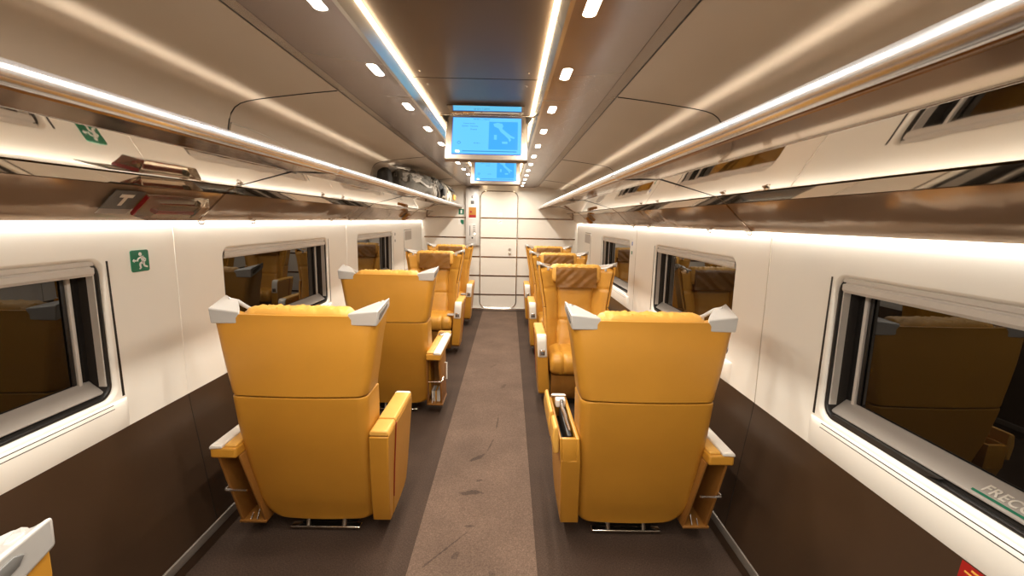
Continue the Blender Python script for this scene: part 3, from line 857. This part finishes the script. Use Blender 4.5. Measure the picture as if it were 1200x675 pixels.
def make_seat(name, label, arm_side, lean=0.0, arm_open=False):
    """arm_side: +1 arm rest at local +x, storage console at local -x"""
    root = thing(name, label, 'seat', (0, 0, 0), 0, 'ochre leather carriage seats')
    A = arm_side
    def LN(p):
        return Vector((p.x, p.y-lean*max(0, p.z-.45), p.z))
    # ---- lower back shell
    lo = MB(); secs = []
    ZB = .085
    for z in (ZB, ZB+.006, ZB+.018, ZB+.035, .15, .19, .24, .32, .42, .52, .62, .70, .77, .790, .796):
        def wd(side):
            base = lerp(.300, .296, z) if side != A else interp([(.09, .252), (.4, .276), (.8, .296)], z)
            r = .135 if side != A else .035
            h = z-ZB
            if h < r: base -= (r - sqrt(max(0, r*r-(r-h)**2)))*.62
            if z > .793: base -= .004
            return base
        s_, m = usection(z, wd(-1), wd(1), .19, .045, .018, .014)
        secs.append(s_)
    lo.loftq(secs, m); lo.xf(LN)
    lo.build('lower_shell', 'shell', root, smooth=50, bevel=.005, seg=3)
    # bottom pan closing the shell and seat base
    MB().loft([[(-.20, -.10, .10), (.20, -.10, .10), (.22, .10, .10), (-.22, .10, .10)],
               [(-.25, -.19, .36), (.25, -.19, .36), (.26, .10, .36), (-.26, .10, .36)]]).build('seat_pan', 'under', root, smooth=0)
    MB().box(-.15, .15, -.06, .10, .0045, .12).build('pedestal', 'under', root, smooth=0, bevel=.01)
    fb = MB(); fb.box(-.175, .175, -.125, -.085, .012, .026)
    fo = fb.build('foot_bar', 'foot', root, smooth=0, bevel=.004)
    for x in (-.09, .09):
        p = MB(); p.tube([(x, -.11, .022), (x, -.10, .05), (x, -.09, .10)], .012, 8); p.build('foot_post', 'foot', fo)
    for x in (-.14, .14):
        p = MB(); p.tube([(x, -.105, .0008), (x, -.105, .014)], .010, 8); p.build('foot_pad', 'black', fo)
    # ---- upper back shell
    up = MB(); secs = []
    def top_of(x, y):
        a = abs(x)
        if a > .236: return 1.122+.050*max(0, min(1, y/CAP_D))**1.2
        return 1.158
    zs = (.803, .809, .85, .92, 1.0, 1.06, 1.10)
    for z in zs:
        w = interp(W_UP, z); w -= .004 if z < .805 else 0
        s_, m = usection(z, w, w, .165-.03*(z-.8)/.4, .045, .018, .016)
        secs.append(s_)
    w = .352
    for fz in (.5, .9, 1.0):
        s_, m = usection(1.13, w, w, .153-.012, .045, .018 if fz < 1 else .012, .016, ztop=None)
        s2 = []
        for (x, y, z) in s_:
            zt = top_of(x, y-yb(1.13)); s2.append((x, y, lerp(1.10, zt, fz)))
        secs.append(s2)
    up.loftq(secs, m); up.xf(LN)
    up.build('upper_shell', 'shell', root, smooth=50, bevel=.003)
    # joint between the two shells
    # ---- corner caps
    for sx in (-1, 1):
        c = cap_mb(sx); c.xf(LN); cp = c.build('corner_cap', 'silver', root, bevel=.009, seg=4, smooth=40)
        sl = MB()
        pts = [(-.205, 1.148), (-.295, 1.148), (-.300, 1.158), (-.295, 1.166), (-.205, 1.193), (-.200, 1.185)]
        y0 = yb(1.15)
        pts = [(y0+.022, 1.148), (y0+.030, 1.140), (y0+.112, 1.182), (y0+.118, 1.192), (y0+.108, 1.196), (y0+.028, 1.166)]
        def xs(y): return lerp(.352, .366, (y-y0)/CAP_D)
        sl.loft([[(sx*(xs(y)-.004), y, z) for y, z in pts], [(sx*(xs(y)+.0022), y, z) for y, z in pts]])
        sl.xf(LN); sl.build('cap_slot', 'grey_dark', cp, smooth=0, bevel=.001)
        # small grip bar at the front of the wing
        g = MB(); g.tube([(sx*.345, y0+.130, 1.196), (sx*.32, y0+.156, 1.184), (sx*.27, y0+.150, 1.158), (sx*.225, y0+.128, 1.150)], [.011, .010, .008, .007], 10)
        g.xf(LN); g.build('grip_bar', 'silver', root)
        g = MB(); g.tube([(sx*.262, y0+.150, 1.156), (sx*.262, y0+.148, 1.132)], .010, 10); g.xf(LN); g.build('grip_post', 'silver', root)
    # ---- back cushion: height field with wings, grooves
    bc = MB(); nx, nz = 49, 60
    front = []; backv = []
    for j in range(nz):
        z = lerp(.40, 1.150, j/(nz-1)); fr = []; bk = []
        w = (interp(W_UP, z) if z > .8 else .296) - .014
        for i in range(nx):
            u = 2*i/(nx-1)-1; x = u*w; au = abs(u)
            xc = interp([(.4, .60), (.8, .53), (1.15, .56)], z)      # bolster seam
            yc = yb(z) + lerp(.115, .10, (z-.4)/.75)
            wing = sstep((au-xc+.04)/(1-xc+.04))*.075
            y = yc + wing
            gv = math.exp(-((au-xc)*w/.010)**2)*.016
            gh = math.exp(-((z-.965)/.009)**2)*.014
            gl = math.exp(-((z-.675)/.010)**2)*.014*(1 if au < xc+.02 else .25)
            puff = .010*(1-(min(1, au/xc))**4) if au < xc else .008*sin(pi*min(1, (au-xc)/(1-xc)))
            edge = -.05*max(0, (au-.955)/.045)**2
            if z > 1.12: edge -= .05*((z-1.12)/.03)**2
            y += puff - gv - gh - gl + edge + crinkle((x, z, 3.1), .004, 9)
            fr.append((x, y, z)); bk.append((x, yb(z)+.03+.012*au, z))
        front.append(bc.vs(fr)); backv.append(bc.vs(bk))
    for j in range(nz-1):
        for i in range(nx-1):
            bc.f.append((front[j][i], front[j][i+1], front[j+1][i+1], front[j+1][i]))
        for (i, q) in ((0, 0), (nx-1, 1)):
            bc.f.append((front[j][i], front[j+1][i], backv[j+1][i], backv[j][i]))
    for r, q in ((0, 0), (nz-1, 1)):
        for i in range(nx-1): bc.f.append((front[r][i], front[r][i+1], backv[r][i+1], backv[r][i]))
    bc.xf(LN); bc.build('back_cushion', 'leather', root, smooth=60)
    # ---- headrest pillow with brown cover on the front
    hr = MB(); secs = []
    for k in range(61):
        u = 2*k/60-1
        w = .238; x = u*w
        e = (1-abs(u)**14)**.5 if abs(u) < 1 else 0.0
        ring = []
        for q in range(24):
            a = 2*pi*q/24; ca, sa = cos(a), sin(a)
            py = math.copysign(abs(ca)**.5, ca); pz = math.copysign(abs(sa)**.5, sa)
            p = (x, (yb(1.1)+.086) + py*.052*max(.45, e), 1.098 + pz*(.084)*max(.7, e))
            d = crinkle((p[0], p[1]*1.8, p[2]), .009, 34)+crinkle((p[0], p[1]*2, p[2]), .007, 80)
            ring.append((p[0], p[1]+d*.3, p[2]+d*(1 if pz > .5 else .2)))
        secs.append(ring)
    hr.loft(secs); hr.xf(LN); ho = hr.build('headrest', 'leather_top', root, smooth=70)
    cv = MB(); g1 = []; n1, n2 = 29, 13
    for j in range(n2):
        row = []
        for i in range(n1):
            u = 2*i/(n1-1)-1; t = j/(n2-1)
            x = u*.186; z = lerp(1.158, .975, t)
            ybase = yb(1.1)+.086+.052+.006 + .004*(1-u*u)
            if t < .1: ybase -= .012*(1-t/.1)**2
            p = (x, ybase, z)
            row.append((x+.004*noise.noise(Vector((z*40, 2, 1))), ybase + crinkle((x*.8+z*.9, 0, z*.35), .010, 22)+crinkle((x*.6-z*.7, 5, z*.3), .004, 55), z))
        g1.append(row)
    rows = [cv.vs(r) for r in g1]; rb = [cv.vs([(x, y-.022, z) for x, y, z in r]) for r in g1]
    for j in range(n2-1):
        for i in range(n1-1):
            cv.f.append((rows[j][i], rows[j][i+1], rows[j+1][i+1], rows[j+1][i]))
        for i in (0, n1-1): cv.f.append((rows[j][i], rows[j+1][i], rb[j+1][i], rb[j][i]))
    for j in (0, n2-1):
        for i in range(n1-1): cv.f.append((rows[j][i], rows[j][i+1], rb[j][i+1], rb[j][i]))
    cv.xf(LN); cv.build('headrest_cover', 'leather_brown', ho, smooth=70)
    # ---- seat cushion
    sc = MB(); secs = []
    for k in range(33):
        u = 2*k/32-1; w = .258; x = u*w
        e = max(0.0, 1-abs(u)**10)**.5
        gv = math.exp(-((abs(x)-.145)/.010)**2)*.012
        ring = []
        prof = [(-.215, .36), (-.235, .462), (-.16, .468), (-.02, .462), (.02, .455), (.06, .466), (.15, .472), (.20, .464), (.232, .44), (.242, .40),
                (.236, .34), (.215, .305), (.15, .30), (0, .32), (-.15, .34)]
        for i, (y, z) in enumerate(prof):
            zz = z - (gv if z > .42 else 0) - (1-e)*(.03 if z > .4 else -.02)
            yy = y - (1-e)*(.03 if y > .1 else 0) - (gv if y > .2 else 0)
            ring.append((x, yy, zz + crinkle((x, y, z), .003, 12)))
        secs.append(ring)
    sc.loft(secs); sc.build('seat_cushion', 'leather', root, smooth=55)
    # leg rest
    lr = MB(); secs = []
    for k in range(25):
        u = 2*k/24-1; x = u*.245; e = max(0.0, 1-abs(u)**8)**.5
        gv = math.exp(-((x+.05)/.010)**2)*.012
        prof = [(.09, .295), (.16, .298), (.200, .285), (.206, .22), (.196, .14), (.180, .085), (.15, .068), (.10, .075)]
        ring = []
        for (y, z) in prof:
            yy = y - (1-e)*.02 - (gv if y > .17 else 0) + crinkle((x, z*.4, 7), .010 if y > .17 else 0, 16)
            ring.append((x, yy, z))
        secs.append(ring)
    lr.loft(secs); lr.build('leg_rest', 'leather_brown', root, smooth=55)
    # ---- arm rest (aisle side)
    def shear(z): return interp([(.08, .252), (.35, .272), (.62, .290)], z)     # inner face x
    aw = .090
    prof = [(-.300, .600), (-.262, .42), (-.205, .22), (-.155, .088), (.02, .088), (.12, .094), (.165, .12), (.182, .20), (.190, .40),
            (.192, .54), (.186, .590), (.170, .606), (.0, .604)]
    def armsolid(pf, x0, x1):
        mb = MB(); mb.loft([[(A*(shear(z)+x0), y, z) for y, z in pf], [(A*(shear(z)+x1), y, z) for y, z in pf]]); return mb
    if not arm_open:
        arm = armsolid([(-.170, .600), (-.150, .36), (-.105, .088)] + prof[4:], 0, aw).build('armrest', 'shell', root, bevel=.006, smooth=40)
        armsolid([(-.302, .600), (-.264, .42), (-.207, .22), (-.157, .088), (-.108, .088), (-.153, .36), (-.173, .600)], 0, aw-.002).build('armrest_post', 'shell', root, bevel=.006, smooth=40)
        rt = MB(); rt.tube([(A*(shear(z)+aw+.0005), y, z) for y, z in ((-.1715, .612), (-.168, .55), (-.152, .36), (-.125, .20))], .0028, 6)
        rt.build('red_piping', 'red', arm)
        tp = MB(); tp.loft([[(A*(.290+x), y, z) for x, z in ((.002, .606), (aw-.002, .606), (aw, .618), (aw-.008, .632), (.008, .632), (0, .618))] for y in (-.165, .0, .16)]
                           + [[(A*(.290+x), .186, z) for x, z in ((.004, .598), (aw-.004, .598), (aw-.004, .606), (aw-.012, .614), (.012, .614), (.004, .606))]])
        tp.build('arm_pad', 'leather_top', root, bevel=.005, smooth=40)
        tp = MB(); tp.loft([[(A*(.289+x), y, z) for x, z in ((.002, .603), (aw-.002, .603), (aw, .615), (aw-.008, .629), (.008, .629), (0, .615))] for y in (-.300, -.172)])
        tp.build('arm_lid', 'leather_top', root, bevel=.007, smooth=40)
    else:
        # open box: compartment with the folding table inside, lid turned up along the outer edge
        pf_low = [(-.302, .50), (-.280, .42), (-.207, .22), (-.157, .088)] + prof[4:9] + [(.190, .50)]
        arm = armsolid(pf_low, 0, aw).build('armrest', 'shell', root, bevel=.005, smooth=40)
        wl = .016
        for (x0, x1, y0, y1) in ((0, wl, -.302, .186), (aw-wl*.6, aw, -.302, .186), (wl, aw-wl*.6, -.302, -.284), (wl, aw-wl*.6, .168, .186)):
            b = MB(); b.loft([[(A*(shear(z)+x0), y0 if z > .52 else y0+.003, z), (A*(shear(z)+x1), y0, z), (A*(shear(z)+x1), y1, z), (A*(shear(z)+x0), y1, z)] for z in (.495, .606)])
            b.build('compartment_wall', 'shell', root, bevel=.002, smooth=0)
        b = MB(); b.loft([[(A*(shear(z)+wl), -.284, z), (A*(shear(z)+aw-.01), -.284, z), (A*(shear(z)+aw-.01), .168, z), (A*(shear(z)+wl), .168, z)] for z in (.497, .502)])
        b.build('compartment_floor', 'black', root, smooth=0)
        ft = MB(); ft.loft([[(A*(.315+x), y, z) for x, z in ((0, .505), (.022, .505), (.022, .592), (0, .592))] for y in (-.24, -.05, .10)])
        fo2 = ft.build('folding_table', 'black', root, bevel=.004, smooth=0)
        kn = MB(); kn.tube([(A*.320, -.20, .595), (A*.326, -.12, .606), (A*.322, -.04, .600), (A*.330, .04, .612), (A*.326, .09, .622)], [.006, .008, .009, .010, .012], 10)
        kn.build('table_hinge', 'satin', fo2)
        kn = MB(); kn.box(*sorted((A*.303, A*.357)), .085, .135, .585, .630); kn.build('table_knuckle', 'white_plastic', fo2, bevel=.008)
        ld = MB(); ld.loft([[(A*(.388+x), y, z) for x, z in ((-.002, .545), (.020, .540), (.030, .60), (.026, .668), (.010, .676), (.002, .63))] for y in (-.155, .0, .12)]
                           + [[(A*(.388+x), .175, z) for x, z in ((.0, .55), (.018, .545), (.026, .59), (.022, .640), (.010, .648), (.002, .61))]])
        ld.build('arm_lid', 'leather_top', root, bevel=.006, smooth=40)
        ld = MB(); ld.loft([[(A*(.380+x), y, z) for x, z in ((-.002, .535), (.024, .530), (.034, .60), (.028, .655), (.008, .662), (.002, .62))] for y in (-.30, -.16)])
        ld.build('arm_lid_end', 'leather_top', root, bevel=.008, smooth=40)
    ep = MB(); secs = []
    for (y, z) in ((.150, .634), (.178, .628), (.196, .606), (.201, .57), (.201, .50), (.198, .452), (.188, .440)):
        c = shear(min(z, .62))+aw/2; hw = .040 if z < .45 else .0425
        secs.append([(A*(c-hw), y-.010, z-.004), (A*(c-hw*.8), y+.002, z), (A*(c+hw*.8), y+.002, z), (A*(c+hw), y-.010, z-.004)])
    ep.loft(secs); eo = ep.build('arm_end_panel', 'white_plastic', root, bevel=.005, seg=3, smooth=50)
    c = shear(.5)+aw/2
    MB().box(*sorted((A*(c-.024), A*(c+.024))), .199, .2055, .462, .510).build('arm_button', 'satin', eo, bevel=.003, smooth=0)
    MB().box(*sorted((A*(c-.010), A*(c+.010))), .2045, .207, .475, .497).build('button_mark', 'grey_dark', eo, smooth=0)
    if lean and A < 0:
        ct = MB(); ct.box(.205, .288, .10, .185, .474, .486) if A > 0 else ct.box(-.288, -.205, .10, .185, .474, .486)
        ct.build('cup_tray', 'silver', root, bevel=.004, smooth=0)
    # ---- storage console (other side)
    B = -A
    x0, x1 = .285, .400
    sl = MB(); sl.loft([[(B*x0, y, z), (B*x1, y, z), (B*x1, y, z+.050), (B*x0, y, z+.050)] for y, z in ((-.335, .505), (-.05, .505), (.20, .512), (.32, .530))])
    con = sl.build('console', 'shell', root, bevel=.010, seg=3, smooth=40)
    MB().box(*sorted((B*(x0+.004), B*(x0+.056))), -.325, .295, .552, .566).build('console_pad', 'leather_top', con, bevel=.006, smooth=0)
    wt = MB(); wt.loft([[(B*(x0+.058), y, .552), (B*(x1+.002), y, .548), (B*(x1+.002), y, .560), (B*(x1-.010), y, .571), (B*(x0+.058), y, .571)] for y in (-.338, .31)])
    wt.build('console_tray', 'white_plastic', con, bevel=.006, smooth=40)
    MB().box(*sorted((B*(x0+.012), B*(x0+.060))), .18, .29, .566, .574).build('console_latch', 'satin', con, bevel=.003, smooth=0)
    MB().box(*sorted((B*(x0+.075), B*(x1-.018))), .14, .26, .5705, .576).build('console_button', 'white_plastic', con, bevel=.003, smooth=0)
    # open box under the console: two side boards, floor, back board, wire rail
    xb0, xb1 = .262, .388
    def slab(pts_xz, ya0, ya1, yshift=True):
        mb = MB(); mb.loft([[(B*x, ya0+sh(z), z) for x, z in pts_xz], [(B*x, ya1+sh(z)*.3, z) for x, z in pts_xz]]); return mb
    def sh(z): return interp([(.08, .14), (.3, .06), (.51, 0)], z)
    th = .013
    slab([(xb0, .082), (xb0+th, .082), (xb0+th+.02, .506), (xb0+.02, .506)], -.31, .02).build('box_side', 'wood', con, smooth=0, bevel=.002)
    slab([(xb1-th, .082), (xb1, .082), (xb1, .506), (xb1-th, .506)], -.31, .02).build('box_side', 'wood', con, smooth=0, bevel=.002)
    slab([(xb0+.001, .080), (xb1+.004, .080), (xb1+.004, .094), (xb0+.001, .094)], -.318, .02).build('box_floor', 'wood', con, smooth=0, bevel=.002)
    MB().box(*sorted((B*(xb0+th), B*(xb1-th))), .004, .016, .09, .506).build('box_back', 'wood', con, smooth=0)
    wr = MB(); yy = -.318+sh(.31)
    wr.tube([(B*(xb1+.006), yy+.10, .312), (B*(xb1+.006), yy+.004, .312), (B*(xb1+.002), yy-.006, .312), (B*(xb0+.03), yy-.006, .312)], .0055, 8)
    wr.build('wire_rail', 'satin', con)
    dv = MB(); yb_ = -.318+sh(.10)
    dv.tube([(B*(xb0+.045), yb_+.008, .098), (B*(xb0+.045), yb_+.035, .135)], .003, 6)
    dv.tube([(B*(xb0+.075), yb_+.008, .098), (B*(xb0+.075), yb_+.03, .12)], .003, 6)
    dv.build('wire_divider', 'satin', con)
    gh = MB(); gh.tube([(B*(xb1+.001), -.05, .40), (B*(xb1+.018), -.05, .40), (B*(xb1+.018), -.05, .26), (B*(xb1+.001), -.05, .26)], .006, 8)
    gh.build('side_grip', 'white_plastic', con)
    return root

SXL, SXR = -.745, .778
PROTO = {}
def seat(kind, x, y, rz, label):
    A, lean, op = kind
    if kind not in PROTO:
        r = make_seat('carriage_seat', label, A, lean, op); PROTO[kind] = r
    else:
        r = copy_tree(PROTO[kind]); r['label'] = label
    r.location = (x, y, 0); r.rotation_euler = (0, 0, rz)
    return r
S_L1 = seat((1, 0.0, False), SXL, 2.18, 0, 'ochre seat seen from behind, large in the left foreground, storage box at the wall')
S_L0 = seat((1, 0.0, False), SXL, .676, 0, 'ochre seat of which only a silver top corner shows at bottom left')
S_R1 = seat((-1, 0.0, True), SXR, 2.18, 0, 'ochre seat seen from behind at right foreground, aisle arm box open')
S_L2 = seat((-1, 0.0, False), SXL, 3.61, 0, 'ochre seat seen from behind, second on the left, console box on the aisle')
S_L3 = seat((-1, 0.06, False), SXL, 5.22, pi, 'ochre seat facing the camera on the left, behind the second left seat')
S_L4 = seat((-1, 0.06, False), SXL, 6.68, pi, 'ochre seat facing the camera on the left, last before the end wall')
S_R2 = seat((1, 0.06, False), SXR, 3.80, pi, 'ochre seat facing the camera on the right, nearest of the three')
S_R3 = seat((1, 0.06, False), SXR, 5.27, pi, 'ochre seat facing the camera on the right, middle of the three')
S_R4 = seat((1, 0.06, False), SXR, 6.72, pi, 'ochre seat facing the camera on the right, last before the end wall')

# magazines in the box of the second left seat
for k, mt in enumerate(('paper', 'grey_panel', 'leather_top', 'text_white', 'paper')):
    mz = MB(); mz.box(-.0050, .0050, -.070, .065, 0, .12)
    def tilt(p): return Vector((p.x + p.z*.0, p.y*.9 + .0, p.z*.75))
    mz.xf(tilt)
    o = mz.build('magazine', mt, smooth=0, loc=(SXL+.3015+k*.0138, 3.542, .0955))
    tag(o, '%s magazine upright in the box of the second left seat, %s from the aisle' % (['white', 'grey', 'tan', 'cream', 'white'][k], ['fifth', 'fourth', 'third', 'second', 'first'][k]), 'magazine', 'magazines in the seat box')

# blue cloth lying on the second left seat
cl = MB(); cl.ellipsoid((0, 0, .03), (.05, .08, .028), 20, 12, lambda d: 1+.25*noise.noise(d*3.1))
tag(cl.build('blue_cloth', 'blue_cloth', smooth=60, loc=(SXL+.20, 3.70, .486)), 'crumpled blue cloth lying on the second left seat', 'cloth')

# ------------------------------------------------------------------ luggage on the left rack
def blob(c, r, amp, f, seed, nu=32, nv=20, flat=True):
    mb = MB()
    def fn(d):
        k = 1 + amp*noise.noise(d*f+Vector((seed, seed*.7, 0))) + amp*.5*noise.noise(d*f*2.6+Vector((0, seed, 1)))
        m = max(abs(d.x), abs(d.y), abs(d.z))
        return k*lerp(1, 1/m, .38)
    mb.ellipsoid(c, r, nu, nv, fn)
    if flat:
        z0 = c[2]-r[2]*.82
        mb.v = [(x, y, max(z, z0)) for x, y, z in mb.v]
    return mb
def shelf_z(x): return lerp(1.788, 1.742, (abs(x)-.90)/.30) if abs(x) > .9 else lerp(1.797, 1.788, (abs(x)-.69)/.21)
def bag(name, label, cat, x, y, r, mt, amp, f, seed):
    z = shelf_z(x)+.002 + .018
    t = thing(name, label, cat, (x, y, z))
    b = blob((0, 0, r[2]*.82), r, amp, f, seed); b.build('body', mt, t, smooth=70)
    return t
def strapmb(pts, w=.016, th=.005):
    mb = MB(); pts = [Vector(p) for p in pts]; secs = []
    for i, p in enumerate(pts):
        d = (pts[min(i+1, len(pts)-1)]-pts[max(i-1, 0)]).normalized()
        a = d.cross(Vector((1, 0, .4))).normalized(); n = d.cross(a)
        secs.append([p+a*w+n*th, p-a*w+n*th, p-a*w-n*th, p+a*w-n*th])
    return mb.loft(secs)
g = bag('travel_bag', 'large crumpled grey bag slumped on the left luggage rack', 'bag', -.89, 4.87, (.145, .345, .140), 'bag_grey', .24, 1.7, 3.3)
g.rotation_euler = (0, 0, radians(-13))
fl = blob((.03, -.12, .165), (.11, .18, .06), .30, 2.2, 8.1); fl.build('flap', 'bag_silver', g, smooth=70)
fl = blob((.06, .12, .13), (.09, .15, .065), .35, 2.6, 4.4); fl.build('side_pocket', 'bag_grey', g, smooth=70)
strapmb([(.09, -.26, .12), (.145, -.12, .15), (.155, .05, .10), (.14, .19, .11), (.10, .33, .05)]).build('strap', 'bag_silver', g, bevel=.002)
strapmb([(.07, .16, .17), (.135, .24, .11), (.125, .33, .04)], .012).build('loose_strap', 'bag_silver', g, bevel=.002)
st = MB(); st.tube([(-.05, -.24, .18), (.02, -.25, .215), (.08, -.22, .18)], .010, 8); st.build('handle', 'bag_dark', g)
d = bag('duffel_bag', 'black bag behind the large grey bag on the left rack', 'bag', -1.045, 4.385, (.07, .075, .140), 'bag_dark', .10, 1.6, 5.2)
st = MB(); st.tube([(.02, -.05, .225), (.03, -.02, .25), (.03, .02, .25), (.02, .05, .225)], .009, 8); st.build('handle', 'bag_dark', d)
j = bag('jacket', 'folded grey jacket between the grey bag and the black backpack', 'jacket', -.83, 5.455, (.115, .105, .125), 'bag_silver', .30, 2.4, 6.6)
st = blob((.04, .02, .18), (.09, .10, .06), .30, 2.6, 2.2); st.build('sleeve', 'bag_grey', j, smooth=70)
strapmb([(.09, -.08, .20), (.13, -.03, .13), (.145, .03, .06), (.13, .09, .02)], .014).build('drawstring', 'bag_silver', j, bevel=.002)
k = bag('backpack', 'black backpack with pale straps on the left rack', 'backpack', -.85, 5.80, (.165, .165, .140), 'bag_dark', .08, 1.5, 9.4)
for dy in (.05, .17):
    strapmb([(.05, dy, .265), (.13, dy+.01, .235), (.18, dy+.02, .14), (.178, dy+.03, .02)], .018).build('strap', 'bag_silver', k, bevel=.002)
st = MB(); st.box(.165, .19, -.12, .02, .05, .14); st.build('pocket', 'bag_dark', k, bevel=.01)
st = MB(); st.loop_tube([(.02*cos(a*pi/8)+.02, .045*sin(a*pi/8)-.04, .270+.012*cos(a*pi/8)) for a in range(16)], .006, 8); st.build('grab_loop', 'bag_silver', k)
k = bag('patterned_bag', 'white and black patterned bag nearest the end wall on the left rack', 'bag', -.84, 6.53, (.165, .46, .140), 'camo', .10, 1.6, 1.4)
strapmb([(.09, -.24, .24), (.170, -.18, .17), (.180, .16, .16), (.10, .24, .24)], .014).build('handle', 'bag_dark', k, bevel=.002)
st = MB(); st.box(.150, .180, .20, .40, .04, .12); st.build('pocket', 'leather_top', k, bevel=.01)

# ------------------------------------------------------------------ world, camera, view
w = bpy.data.worlds.new('World'); SC.world = w; w.use_nodes = True
w.node_tree.nodes['Background'].inputs['Color'].default_value = (0.004, 0.004, 0.006, 1)
w.node_tree.nodes['Background'].inputs['Strength'].default_value = 1.0

f, p, yaw, roll = 523.71, .14998, .0097143, .020189
F = Vector((sin(yaw)*cos(p), cos(yaw)*cos(p), -sin(p)))
r = Vector((cos(yaw), -sin(yaw), 0)); U = r.cross(F)
r2 = r*cos(roll)+U*sin(roll); U2 = -r*sin(roll)+U*cos(roll)
cam = bpy.data.cameras.new('camera'); cam.sensor_fit = 'HORIZONTAL'; cam.sensor_width = 36; cam.lens = f/1200*36
cam.clip_start = .02
co = bpy.data.objects.new('camera', cam); COL.objects.link(co)
m = Matrix((r2, U2, -F)).transposed().to_4x4(); m.translation = Vector((CX, 0, H_CAM))
co.matrix_world = m
SC.camera = co
vs = SC.view_settings
vs.view_transform = 'Standard'; vs.look = 'None'; vs.gamma = 1.0; vs.use_curve_mapping = False
vs.exposure = -0.22
